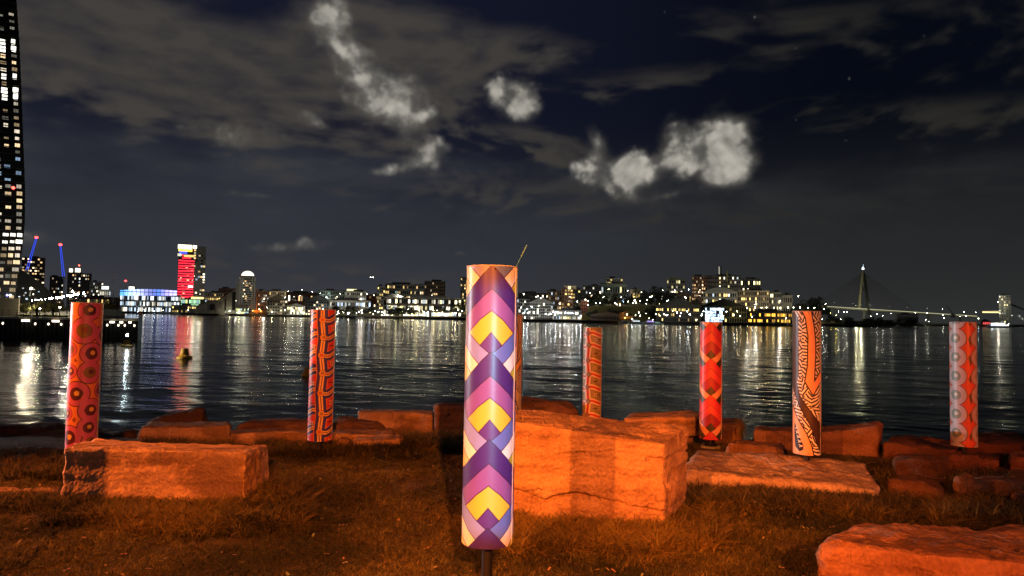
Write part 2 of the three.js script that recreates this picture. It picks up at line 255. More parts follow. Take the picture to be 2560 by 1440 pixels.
block('sandstone_slab', 'broad pale flat sandstone slab lying before the hatched pole', [1700, 1172, 6.9], [2206, 1226, 6.55], [1742, 1128, 8.3], [2168, 1150, 7.9], 0.3, { cell: 0.02, r: 0.2, amp: 0.075, bed: 0.02, m: S.pale });
block('sandstone_boulder', 'low rough boulder cut off by the bottom right corner of the picture', [2036, 1352, 3.95], [2760, 1420, 3.75], [2130, 1306, 4.9], [2800, 1332, 4.7], 0.75, { cell: 0.014, r: 0.13, amp: 0.09, bed: 0.016, m: S.rust });
block('sandstone_slab', 'thin sunken slab at the left edge of the lawn beside the long low block', [-90, 1222, 6.15], [150, 1220, 6.15], [-80, 1214, 6.6], [160, 1212, 6.6], 0.3, { cell: 0.02, r: 0.15, amp: 0.03, m: S.gold });
block('sandstone_block', 'wedge shaped block with a rounded back, behind the long low block', [345, 1066, 8.9], [580, 1062, 8.9], [372, 1052, 10.0], [576, 1053, 9.9], 0.34, { cell: 0.022, r: 0.22, amp: 0.05, m: S.gold });
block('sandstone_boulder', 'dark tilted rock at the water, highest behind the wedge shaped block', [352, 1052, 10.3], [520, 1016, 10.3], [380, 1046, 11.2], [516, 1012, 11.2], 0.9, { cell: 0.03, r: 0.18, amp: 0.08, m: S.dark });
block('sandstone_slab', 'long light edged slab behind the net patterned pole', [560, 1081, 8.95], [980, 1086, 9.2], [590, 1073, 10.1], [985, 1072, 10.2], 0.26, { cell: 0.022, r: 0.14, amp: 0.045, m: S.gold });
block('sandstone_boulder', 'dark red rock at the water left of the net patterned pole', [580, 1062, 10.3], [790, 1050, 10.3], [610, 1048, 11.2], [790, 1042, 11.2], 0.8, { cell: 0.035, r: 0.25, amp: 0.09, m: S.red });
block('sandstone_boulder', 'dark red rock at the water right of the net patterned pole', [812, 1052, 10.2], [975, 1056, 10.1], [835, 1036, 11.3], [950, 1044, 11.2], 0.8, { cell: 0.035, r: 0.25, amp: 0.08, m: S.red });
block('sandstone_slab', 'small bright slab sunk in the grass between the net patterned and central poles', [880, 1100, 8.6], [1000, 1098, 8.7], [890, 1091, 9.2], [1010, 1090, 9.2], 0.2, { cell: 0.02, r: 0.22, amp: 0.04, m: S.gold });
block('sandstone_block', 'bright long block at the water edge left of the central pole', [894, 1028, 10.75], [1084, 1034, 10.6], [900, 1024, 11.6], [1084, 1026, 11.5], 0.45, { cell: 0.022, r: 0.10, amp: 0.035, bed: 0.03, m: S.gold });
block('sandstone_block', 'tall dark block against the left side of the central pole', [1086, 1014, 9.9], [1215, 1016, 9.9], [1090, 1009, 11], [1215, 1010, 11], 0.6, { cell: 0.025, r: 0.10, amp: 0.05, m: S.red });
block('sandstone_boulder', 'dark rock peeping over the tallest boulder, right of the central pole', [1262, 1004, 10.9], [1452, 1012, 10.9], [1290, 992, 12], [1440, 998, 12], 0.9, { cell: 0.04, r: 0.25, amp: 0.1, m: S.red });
block('sandstone_slab', 'lit ledge at the water behind the tallest boulder, left of the red chevron pole', [1556, 1044, 9.6], [1760, 1040, 9.8], [1580, 1030, 10.7], [1765, 1026, 10.9], 0.3, { cell: 0.028, r: 0.2, amp: 0.06, m: S.gold });
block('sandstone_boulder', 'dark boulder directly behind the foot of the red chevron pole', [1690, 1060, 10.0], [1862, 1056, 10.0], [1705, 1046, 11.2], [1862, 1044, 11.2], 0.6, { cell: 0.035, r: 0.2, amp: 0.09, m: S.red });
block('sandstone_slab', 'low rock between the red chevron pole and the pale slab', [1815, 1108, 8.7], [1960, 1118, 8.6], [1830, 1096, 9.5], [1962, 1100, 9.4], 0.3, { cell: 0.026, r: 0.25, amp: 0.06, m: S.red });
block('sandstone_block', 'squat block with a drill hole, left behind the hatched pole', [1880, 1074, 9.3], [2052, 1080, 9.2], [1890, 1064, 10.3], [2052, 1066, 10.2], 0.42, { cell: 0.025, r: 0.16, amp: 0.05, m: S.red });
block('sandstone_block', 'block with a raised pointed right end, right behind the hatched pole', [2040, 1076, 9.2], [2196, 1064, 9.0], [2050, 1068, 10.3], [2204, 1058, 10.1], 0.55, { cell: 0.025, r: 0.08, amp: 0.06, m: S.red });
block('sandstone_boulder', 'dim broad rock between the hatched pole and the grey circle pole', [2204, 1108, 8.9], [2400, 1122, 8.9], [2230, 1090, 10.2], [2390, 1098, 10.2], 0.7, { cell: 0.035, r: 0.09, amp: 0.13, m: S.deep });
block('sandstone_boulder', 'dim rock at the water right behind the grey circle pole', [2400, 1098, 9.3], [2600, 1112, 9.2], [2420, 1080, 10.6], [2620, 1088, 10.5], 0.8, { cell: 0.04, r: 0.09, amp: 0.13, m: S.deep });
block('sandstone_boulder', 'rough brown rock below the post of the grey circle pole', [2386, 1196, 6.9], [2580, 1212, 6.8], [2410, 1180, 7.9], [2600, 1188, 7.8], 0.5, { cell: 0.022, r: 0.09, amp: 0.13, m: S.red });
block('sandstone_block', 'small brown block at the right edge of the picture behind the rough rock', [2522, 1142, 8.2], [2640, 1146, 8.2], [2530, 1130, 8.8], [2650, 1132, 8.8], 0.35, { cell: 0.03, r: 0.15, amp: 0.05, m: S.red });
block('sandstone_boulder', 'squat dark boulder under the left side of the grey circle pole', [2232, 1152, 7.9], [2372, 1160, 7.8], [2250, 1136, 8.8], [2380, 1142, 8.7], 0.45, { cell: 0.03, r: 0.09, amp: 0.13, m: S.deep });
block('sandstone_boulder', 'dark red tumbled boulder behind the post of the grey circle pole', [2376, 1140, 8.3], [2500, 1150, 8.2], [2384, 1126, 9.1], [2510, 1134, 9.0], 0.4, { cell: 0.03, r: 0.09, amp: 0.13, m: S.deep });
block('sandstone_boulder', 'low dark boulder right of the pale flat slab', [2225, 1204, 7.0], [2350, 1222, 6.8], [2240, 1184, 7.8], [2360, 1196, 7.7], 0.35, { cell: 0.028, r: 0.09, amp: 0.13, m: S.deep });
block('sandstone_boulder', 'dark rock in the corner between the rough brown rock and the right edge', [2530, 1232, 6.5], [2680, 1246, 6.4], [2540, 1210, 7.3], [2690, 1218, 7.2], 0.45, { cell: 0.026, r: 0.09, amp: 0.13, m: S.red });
block('sandstone_boulder', 'small dark stone before the foot of the net patterned pole, right side', [838, 1098, 8.7], [884, 1100, 8.7], [842, 1090, 9.0], [884, 1091, 9.0], 0.25, { cell: 0.022, r: 0.35, amp: 0.05, m: S.red });
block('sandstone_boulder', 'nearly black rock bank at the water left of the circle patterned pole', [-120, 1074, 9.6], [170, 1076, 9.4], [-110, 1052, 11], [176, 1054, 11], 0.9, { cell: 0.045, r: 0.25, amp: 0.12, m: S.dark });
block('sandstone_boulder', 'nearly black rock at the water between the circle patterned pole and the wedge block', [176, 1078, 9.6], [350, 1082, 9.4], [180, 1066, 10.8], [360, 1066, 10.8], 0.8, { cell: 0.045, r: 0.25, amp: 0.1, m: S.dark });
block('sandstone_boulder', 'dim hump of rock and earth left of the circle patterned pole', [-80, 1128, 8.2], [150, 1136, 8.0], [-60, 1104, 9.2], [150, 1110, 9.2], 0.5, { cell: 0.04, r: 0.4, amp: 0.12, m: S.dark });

// ------------------------------------------------------------------ grass
function blades(n, len, wid, lean, spread) {
  const pos = [], nor = [], tint = [];
  for (let i = 0; i < n; i++) {
    const hue = rr(0.35, 1.75), dryness = rr(0.75, 1.15);
    const a = rr(0, 6.283), r = spread * Math.sqrt(rnd()), x = r * Math.cos(a), z = r * Math.sin(a), b = rr(0, 6.283), L = len * rr(0.55, 1.25), k = lean * rr(0.5, 1.3), dx = Math.cos(b), dz = Math.sin(b), w = wid * rr(0.7, 1.2) / 2;
    const p = (t) => [x + dx * L * k * t * t, L * t * (1 - 0.32 * k * t), z + dz * L * k * t * t], A = p(0), B = p(0.55), C = p(1), sx = -dz * w, sz = dx * w;
    const q = [[A[0] - sx, A[1], A[2] - sz], [A[0] + sx, A[1], A[2] + sz], [B[0] + sx * 0.8, B[1], B[2] + sz * 0.8], [B[0] - sx * 0.8, B[1], B[2] - sz * 0.8], C];
    for (const t of [[0, 1, 2], [0, 2, 3], [3, 2, 4]]) { const [a, b, c] = t.map((v) => new THREE.Vector3(...q[v])), m = b.clone().sub(a).cross(c.clone().sub(a)).normalize(), up = m.y < 0 ? -0.55 : 0.55; m.y += up; m.normalize(); for (const v of t) { pos.push(...q[v]); nor.push(m.x, m.y, m.z); tint.push(hue * (2 - dryness), hue, hue * dryness); } }
  }
  const g = new THREE.BufferGeometry(); g.setAttribute('position', new THREE.Float32BufferAttribute(pos, 3)); g.setAttribute('normal', new THREE.Float32BufferAttribute(nor, 3)); g.setAttribute('color', new THREE.Float32BufferAttribute(tint, 3)); return g;
}
const grassMat = new THREE.MeshStandardMaterial({ color: lin(1, 1, 1), roughness: 0.9, vertexColors: true });
function meadow(name, label, geometry, places) {
  const m = new THREE.InstancedMesh(geometry, grassMat, places.length), M = new THREE.Matrix4(), q = new THREE.Quaternion(), e = new THREE.Euler();
  places.forEach(([x, z, s, c, sy = 1, ty = 0], i) => { e.set(rr(-0.15, 0.15), rr(0, 6.283), rr(-0.15, 0.15)); q.setFromEuler(e); M.compose(new THREE.Vector3(x, groundY(x, z) - 0.006 + ty, z), q, new THREE.Vector3(s, s * sy, s)); m.setMatrixAt(i, M); m.setColorAt(i, c); });
  m.name = numbered(name); m.castShadow = m.receiveShadow = true; scene.add(m);
  return tag(m, label, { reeds: 'reeds', leaf_litter: 'dry leaves' }[name] || 'grass', null, 'stuff');
}
const dry = (x, z, k = 0) => { const t = clamp(0.5 + 1.1 * fbm(x * 0.9, 3, z * 0.9, 3) + rr(-0.35, 0.35) + k); return lin(0.026 + 0.185 * t * t + 0.03 * t, 0.031 + 0.130 * t * t + 0.023 * t, 0.010 + 0.034 * t); };
{
  const list = [];
  for (let i = 0; i < 60000; i++) { const d = 3.6 + 6.2 * Math.pow(rnd(), 1.5), x = rr(-0.86, 0.86) * (d + 0.5); if (d > 8.4 && Math.abs(x) > 4 + rnd()) continue; if (x > 3.4 && d > 6.1 + rnd() * 0.6 && x / d > 0.54) continue; if (fbm(x * 1.7, 8, d * 1.7, 4) < -0.17 && rnd() < 0.75) continue; list.push([x, -d, rr(0.7, 1.35), dry(x, -d)]); }
  meadow('lawn_grass', 'short dry mown lawn between the rocks', blades(15, 0.036, 0.0050, 1.2, 0.06), list);
}
{
  const list = [], strip = (x0, x1, y0, y1, dA, dB, n, s, k = 0) => { for (let i = 0; i < n; i++) { const t = rnd(), d = dA + (dB - dA) * rnd(), x = at(x0 + (x1 - x0) * t, 1200, d).x; if (fbm(x * 2.2, 5, d * 2.2, 3) < -0.16 - 0.1 * rnd()) continue; list.push([x, -d, s * rr(0.6, 1.2), dry(x, -d, k + rr(-0.2, 0.3))]); } };
  strip(130, 700, 0, 0, 5.35, 5.95, 1500, 0.95); strip(560, 760, 0, 0, 5.3, 6.3, 760, 1.2, 0.25); strip(300, 620, 0, 0, 5.2, 5.6, 420, 0.9, 0.3); strip(660, 720, 0, 0, 6.0, 6.7, 160, 1.1);
  strip(1180, 1300, 0, 0, 5.2, 5.75, 240, 0.9); strip(1270, 1680, 0, 0, 4.85, 5.55, 1500, 1.0, 0.62); strip(1250, 1700, 0, 0, 4.6, 5.2, 260, 0.6, 0.2); strip(1660, 1800, 0, 0, 4.95, 6.0, 520, 0.95, 0.1);
  strip(1720, 2240, 0, 0, 6.15, 6.75, 1500, 1.0, -0.05); strip(2150, 2290, 0, 0, 5.9, 7.6, 500, 1.0);
  strip(2340, 2540, 0, 0, 5.8, 6.7, 900, 1.25, 0.3); strip(2210, 2300, 0, 0, 6.3, 7.4, 220, 1.2, 0.1); strip(2200, 2340, 0, 0, 7.4, 8.6, 200, 1.0); strip(2210, 2520, 0, 0, 6.7, 8.0, 420, 1.1, 0.15); strip(1740, 2200, 0, 0, 5.9, 6.3, 360, 1.0, 0.15);
  strip(640, 1040, 0, 0, 8.2, 8.95, 1100, 1.05); strip(1000, 1160, 0, 0, 8.6, 9.7, 500, 1.1); strip(2060, 2160, 0, 0, 8.0, 8.6, 220, 1.0); strip(0, 330, 0, 0, 6.7, 8.0, 420, 0.9, -0.2); strip(350, 590, 0, 0, 8.4, 8.9, 260, 0.9); strip(-20, 150, 0, 0, 5.7, 6.1, 180, 0.9);
  meadow('long_grass', 'unmown tufts of longer grass round the feet of the rocks', blades(14, 0.15, 0.0088, 1.3, 0.065), list);
}
{
  const list = [];
  for (let i = 0; i < 46; i++) { const d = rr(10.9, 11.8), x = at(1735 + 46 * (rnd() + rnd() + rnd() - 1.5), 1000, d).x; list.push([x, -d, rr(0.75, 1.15), dry(x, -d, 0.1), 1, 0.25]); }
  for (let i = 0; i < 26; i++) { const d = rr(10.9, 11.6), x = at(1668 + 40 * (rnd() + rnd() - 1), 1000, d).x; list.push([x, -d, rr(0.5, 0.8), dry(x, -d, 0), 1, 0.2]); }
  for (let i = 0; i < 8; i++) { const d = rr(9.9, 10.4), x = at(1858 + 20 * (rnd() - 0.5), 1000, d).x; list.push([x, -d, rr(0.3, 0.5), dry(x, -d, 0.2), 1, 0.2]); }
  meadow('reeds', 'tall thin reeds growing from the rocks behind the red chevron pole', blades(12, 0.95, 0.006, 0.5, 0.09), list);
}

// ------------------------------------------------------------------ art poles
function art(W, draw) {
  const H = Math.round(W * 1.73), [c, g] = canvas(W, H);
  const A = { g, W, H, shift: 0, X: (s) => W * (s / (2 * Math.PI) + 0.5) + A.shift, T: (t) => Math.asin(clamp(t, -1, 1)), Y: (v) => v * H,
    all(f) { for (const k of [-1, 0, 1]) { A.shift = k * W; f(); } A.shift = 0; },
    path(pts, smooth, close = true) { g.beginPath(); const p = pts.map(([s, v]) => [A.X(s), A.Y(v)]); if (!smooth) p.forEach(([x, y], i) => (i ? g.lineTo(x, y) : g.moveTo(x, y))); else { const n = p.length, q = (i) => p[close ? (i + n) % n : clamp(i, 0, n - 1)]; g.moveTo(...q(0)); for (let i = 0; i < (close ? n : n - 1); i++) { const a = q(i - 1), b = q(i), d = q(i + 1), e = q(i + 2); g.bezierCurveTo(b[0] + (d[0] - a[0]) / 6, b[1] + (d[1] - a[1]) / 6, d[0] - (e[0] - b[0]) / 6, d[1] - (e[1] - b[1]) / 6, d[0], d[1]); } } if (close) g.closePath(); },
    fill(pts, f, smooth, edge, lw = 1) { A.path(pts, smooth); g.fillStyle = f; g.fill(); if (edge) { g.strokeStyle = edge; g.lineWidth = lw * W / 512; g.lineJoin = 'round'; g.stroke(); } },
    stroke(pts, c2, lw, smooth = true) { A.path(pts, smooth, false); g.strokeStyle = c2; g.lineWidth = lw * W / 512; g.lineCap = 'round'; g.lineJoin = 'round'; g.stroke(); },
    disc(s, v, r, f, edge, lw = 1, wob = 0.06) { const pts = []; for (let i = 0; i < 14; i++) { const a = i / 14 * 6.283, q = r * (1 + wob * rr(-1, 1)); pts.push([s + q * Math.cos(a), v + q * Math.sin(a) / (2 * Math.PI) / 1.73]); } A.fill(pts, f, true, edge, lw); } };
  draw(A); for (let i = 0; i < 260; i++) { const x = rr(0, W), y = H * Math.pow(rnd(), i % 2 ? 0.4 : 1), l = W * rr(0.004, 0.03), b = rr(0, 3.1); g.strokeStyle = i % 3 ? 'rgba(40,30,24,0.16)' : 'rgba(255,250,240,0.14)'; g.lineWidth = W / 512 * rr(0.4, 1.3); g.beginPath(); g.moveTo(x, y); g.lineTo(x + l * Math.cos(b), y + l * Math.sin(b)); g.stroke(); } return canvasTex(c);
}
const chevrons = (pal) => (A) => {
  const e = pal.edge, half = Math.PI / 2;
  A.g.fillStyle = pal.back; A.g.fillRect(0, 0, A.W, A.H);
  for (const c of [0, Math.PI]) A.all(() => {
    const P = (t, v) => [t, v], dense = (l) => { const out = []; l.forEach(([t, v], i) => { const [u, w] = l[(i + 1) % l.length]; for (let k = 0; k < 14; k++) { const x = t + (u - t) * k / 14; out.push([c + (Math.abs(x) < 0.97 ? Math.asin(x) : Math.sign(x) * (Math.asin(0.97) + (Math.abs(x) - 0.97) * 8.2)), v + (w - v) * k / 14]); } }); return out; }, fill = (l, f, ...q) => A.fill(dense(l), f, ...q);
    for (let k = -1; k < 4; k++) {
      const a = k * 0.3085;
      const V = (v) => [P(-1, v - 0.106), P(-0.75, v - 0.066), P(-0.4, v - 0.03), P(0, v), P(0.4, v - 0.03), P(0.75, v - 0.066), P(1, v - 0.106)];
      const bandL = (v0, v1, f) => fill([...V(v0).slice(0, 4), ...V(v1).slice(0, 4).reverse()], f, false, e, 2.6), bandR = (v0, v1, f) => fill([...V(v0).slice(3), ...V(v1).slice(3).reverse()], f, false, e, 2.6);
      bandL(a + 0.47, a + 0.58, pal.back); bandR(a + 0.47, a + 0.58, pal.backR);
      bandL(a + 0.445, a + 0.525, pal.sideL2); bandR(a + 0.445, a + 0.525, pal.sideR2);
      bandL(a + 0.385, a + 0.455, pal.sideL); bandR(a + 0.385, a + 0.455, pal.sideR);
      bandL(a + 0.30, a + 0.389, pal.arcL); bandR(a + 0.30, a + 0.389, pal.arcR);
    }
    for (let k = -1; k < 4; k++) {
      const a = k * 0.3085, up = (v, d) => [P(-1, v + d), P(-0.7, v + d * 0.62), P(-0.35, v + d * 0.28), P(0, v), P(0.35, v + d * 0.28), P(0.7, v + d * 0.62), P(1, v + d)];
      fill([...up(a, 0.118), ...up(a + 0.085, 0.105).reverse()], pal.c1, false, e, 2.6);
      fill([...up(a + 0.085, 0.105), P(0.86, a + 0.243), P(0.45, a + 0.197), P(0, a + 0.1625), P(-0.45, a + 0.197), P(-0.86, a + 0.243)], pal.c2, false, e, 2.6);
      fill([P(0, a + 0.1625), P(0.45, a + 0.197), P(0.86, a + 0.243), P(0.42, a + 0.287), P(0, a + 0.24), P(-0.42, a + 0.287), P(-0.86, a + 0.243), P(-0.45, a + 0.197)], pal.c3, false, e, 2.6);
      fill([P(0, a + 0.24), P(0.42, a + 0.287), P(0, a + 0.319), P(-0.42, a + 0.287)], pal.c4, false, e, 2.6);
    }
  });
};
const circles = (pal, list, poly, R) => (A) => {
  A.g.fillStyle = pal.back; A.g.fillRect(0, 0, A.W, A.H);
  const L = list.map((q) => [...q, rr(0, 9)]), keep = seed;
  for (const [pass, grow] of [[pal.edge, 1.07], [pal.ring, 1.0]]) A.all(() => { for (const [s, v, r] of L) A.disc(s, v, r * R * grow, pass, null, 1, 0.0); });
  A.all(() => { for (const p of poly) A.fill(p.p, p.c || pal.poly, false, pal.edge, 1.5); });
  A.all(() => { seed = keep; for (const [s, v, , d, k] of L) { A.disc(s, v, d, pal.dots[k][0], pal.edge, 1.5, 0.07); A.disc(s + 0.05, v - 0.004, d * 0.42, pal.dots[k][1], pal.edge, 1, 0.1); } });
};
const beast = (A, s, v, fish, c1, c2) => {
  const P = (x, y) => [s + x, v + y / 10.87];
  if (fish) { A.fill([P(-0.2, 0), P(-0.05, -0.05), P(0.12, -0.03), P(0.2, -0.06), P(0.2, 0.05), P(0.12, 0.03), P(-0.05, 0.06)], c1, true); A.stroke([P(-0.28, -0.05), P(-0.23, 0.06)], c1, 3); } else {
    for (const [x, y] of [[-0.15, -0.16], [0.15, -0.16], [-0.15, 0.16], [0.15, 0.16]]) A.stroke([P(x * 0.3, y * 0.3), P(x, y)], c2, 6);
    A.fill([P(-0.11, 0), P(0, -0.14), P(0.11, 0), P(0, 0.14)], c2, true); A.fill([P(-0.06, 0), P(0, -0.07), P(0.06, 0), P(0, 0.08)], c1, true); }
};
const net = (pal, s0, vs, sway) => (A) => {
  A.g.fillStyle = pal.cell; A.g.fillRect(0, 0, A.W, A.H);
  const cols = [0, 1, 2].map((k) => s0 + k * 2.0944);
  A.all(() => {
    const runs = [[pal.outline, pal.w[0]], [pal.band, pal.w[1]], [pal.trail, pal.w[2]], [pal.trail2, pal.w[3]]];
    for (const [c, w] of runs) if (c) for (const s of cols) {
      A.stroke([[s, -0.1], ...vs.map((v, i) => [s + (i % 2 ? 0.06 : -0.06), v]), [s, 1.1]], c, w);
      vs.forEach((v, i) => A.stroke([[s, v], [s + 0.5, v + 0.008 * sway], [s + 1.1, v - 0.016 * sway], [s + 1.6, v - 0.03 * sway], [s + 2.09, v]], c, w * 0.86));
    }
    for (const s of cols) vs.forEach((v, i) => { const ss = s + (i % 2 ? 0.06 : -0.06); A.disc(ss, v, pal.rad, pal.knot, pal.edge, 2, 0.03); A.disc(ss, v, pal.rad * 0.45, i % 2 ? pal.pip2 : pal.pip, pal.edge, 1.5, 0.08); });
    for (const s of cols) for (let i = -1; i < vs.length; i++) { const a = vs[i] ?? vs[0] - 0.15, b = vs[i + 1] ?? a + 0.15, m = (a + b) / 2; beast(A, s + 0.85, m - 0.004 * sway, i & 1, pal.dark, pal.pale); beast(A, s - 0.75, m + 0.004, !(i & 1), pal.dark, pal.pale); }
  });
};
const hatch = (pal) => (A) => {
  const { g, W, H } = A, edge = pal.edge;
  g.fillStyle = pal.back; g.fillRect(0, 0, W, H);
  const n = 9, m = 15, cw = W / n, ch = H / m;
  for (let j = 0; j < m; j++) for (let i = 0; i < n; i++) for (const k of [0, 1]) {
    const x = i * cw, y = j * ch, fl = (i + j) & 1, tri = fl ? (k ? [[0, 0], [1, 0], [1, 1]] : [[0, 0], [1, 1], [0, 1]]) : (k ? [[0, 0], [1, 0], [0, 1]] : [[1, 0], [1, 1], [0, 1]]);
    g.save(); g.beginPath(); tri.forEach(([a, b], q) => (q ? g.lineTo(x + a * cw, y + b * ch) : g.moveTo(x + a * cw, y + b * ch))); g.clip();
    g.translate(x + cw / 2, y + ch / 2); g.rotate(pick([0.15, 1.0, 2.1, 2.7, 0.6]) + rr(-0.2, 0.2)); g.strokeStyle = pal.line; g.lineWidth = cw * 0.19;
    for (let q = -6; q <= 6; q++) { g.beginPath(); g.moveTo(-cw * 1.2, q * cw * 0.34); g.lineTo(cw * 1.2, q * cw * 0.34); g.stroke(); }
    g.restore();
  }
  const p = (list) => list.map(([x, y]) => [Math.asin(clamp((x - 218) / 136, -0.995, 0.995)), (y - 65) / 1315]), dn = (l) => l.flatMap(([x, y], i) => { const [u, v] = l[(i + 1) % l.length]; return [0, 1, 2, 3, 4].map((k) => [x + (u - x) * k / 5, y + (v - y) * k / 5]); }), E = (list, f, sm = true) => { A.all(() => { A.fill(p(dn(list)), f, sm, edge, 7); A.fill(dn(list).map(([x, y]) => { const q = p([[x, y]])[0]; return [q[0] + Math.PI, q[1]]; }), f, sm, edge, 7); }); };
  E([[150, 30], [205, 130], [228, 300], [224, 560], [198, 712], [276, 838], [352, 700], [352, 600], [288, 706], [300, 480], [300, 340], [286, 200], [255, 30]], pal.ribbon, false);
  E([[60, 90], [100, 84], [134, 130], [138, 400], [138, 640], [122, 720], [150, 845], [250, 980], [338, 1090], [420, 1200], [420, 1420], [352, 1380], [262, 1130], [150, 940], [84, 770], [60, 600]], pal.bar, false);
  E([[84, 940], [130, 1050], [220, 1190], [262, 1290], [288, 1400], [84, 1400]], pal.drop, false);
  E([[106, 1105], [130, 1190], [182, 1295], [178, 1330], [150, 1345], [112, 1310], [104, 1200]], pal.back, true);
  g.strokeStyle = pal.line; A.all(() => { for (let i = 0; i < 9; i++) A.stroke([p([[110 + i * 5, 1150 + i * 20]])[0], p([[130 + i * 6, 1140 + i * 20 + (i % 2 ? 24 : -6)]])[0]], pal.line, 5, false); });
};
const chevA = { back: '#7a80c4', backR: '#4c58b4', arcL: '#9098cc', arcR: '#5f74c8', sideL: '#f6ecc4', sideR: '#e6e8ea', sideL2: '#f0d774', sideR2: '#b9bb3c', c1: '#442a7e', c2: '#86569e', c3: '#dcc040', c4: '#563184', edge: '#35183f' };  // left and right tones carry the uneven light across the pole
const chevB = { back: '#3c3f38', backR: '#2c2f28', arcL: '#f3a56a', arcR: '#f3a56a', sideL: '#474a42', sideR: '#33362f', sideL2: '#d8485a', sideR2: '#c5323f', c1: '#dd3a3a', c2: '#e0473f', c3: '#b02a30', c4: '#4a4128', edge: '#4c1712' };
const circA = { back: '#ee8e50', ring: '#d0608a', edge: '#5c1c22', poly: '#e0804a', dots: [['#5a1f33', '#e8bd55'], ['#8a6a20', '#8c3a30'], ['#8a6a20', '#5a1f33']] };
const cc = (x, y) => { const k = (y - 65) / 1335, c = 300 - 55 * k; return [Math.asin(clamp((x - c) / 150, -0.97, 0.97)), (y - 65) / 1399]; };
const listA = [[320, 135, 0.72, 0.40, 0], [270, 325, 0.92, 0.50, 1], [340, 535, 0.74, 0.42, 0], [325, 710, 0.78, 0.40, 2], [195, 905, 0.86, 0.45, 0], [330, 1058, 0.80, 0.40, 0], [310, 1218, 0.72, 0.38, 0], [132, 1305, 0.85, 0.5, 0], [330, 1355, 0.6, 0.36, 2], [152, 500, 0.5, 0.3, 1], [146, 700, 0.52, 0.3, 0], [436, 370, 0.75, 0.4, 0], [412, 880, 0.6, 0.42, 0], [118, 1090, 0.5, 0.3, 0]].map(([x, y, r, d, k]) => [...cc(x, y), r, d, k]);
const backA = listA.map(([s, v, r, d, k]) => [s + Math.PI, (v + 0.03) % 1, r, d, k]);
const polA = [{ p: [cc(338, 238), cc(405, 200), cc(416, 262), cc(390, 292)] }, { p: [cc(178, 608), cc(190, 580), cc(208, 606)], c: '#a04a30' }, { p: [cc(164, 1145), cc(182, 1120), cc(196, 1142), cc(180, 1166)], c: '#a04a30' }];
const circB = { back: '#e2603e', ring: '#c4c0c8', edge: '#7d4a40', poly: '#5c4a30', dots: [['#7f968e', '#cfd6cc']] };
const listB = [], polB = [];
for (let k = 0; k < 3; k++) for (let i = 0; i < 8; i++) { const s = -0.62 + k * 2.0944, v = -0.02 + i * 0.152; listB.push([s, v, 0.86, 0.42, 0]); const q = (a, b) => [s + 1.12 + a, v + 0.02 + b]; polB.push({ p: i % 3 ? [q(-0.14, -0.02), q(0.06, -0.045), q(0.14, 0.03), q(0.04, 0.05)] : [q(-0.12, 0.0), q(0.12, -0.045), q(0.08, 0.035), q(-0.02, 0.03)] }); }
const netA = { cell: '#e0402c', outline: '#e98a4e', band: '#40388c', trail: '#ffc25c', trail2: '#6a3a6c', w: [80, 68, 27, 6], knot: '#f0a63c', pip: '#e0502c', pip2: '#b98a50', rad: 0.27, edge: '#5a2a20', dark: '#2a1a20', pale: '#f2d8b0' };
const netB = { cell: '#a8946a', outline: '#6b5c38', band: '#fadcba', trail: '#d8402c', trail2: null, w: [60, 54, 20, 0], knot: '#9a8a72', pip: '#d2604a', pip2: '#b8a890', rad: 0.26, edge: '#5a4630', dark: '#2a2018', pale: '#f4e4c0' };
const hatA = { back: '#1f0c0a', line: '#fff2e2', ribbon: '#ffb888', bar: '#4a342a', drop: '#ffb888', edge: '#200a08' };
const hatB = { back: '#1f0c0a', line: '#fbe6d4', ribbon: '#ffbe66', bar: '#dcc898', drop: '#ffbe66', edge: '#200a08' };

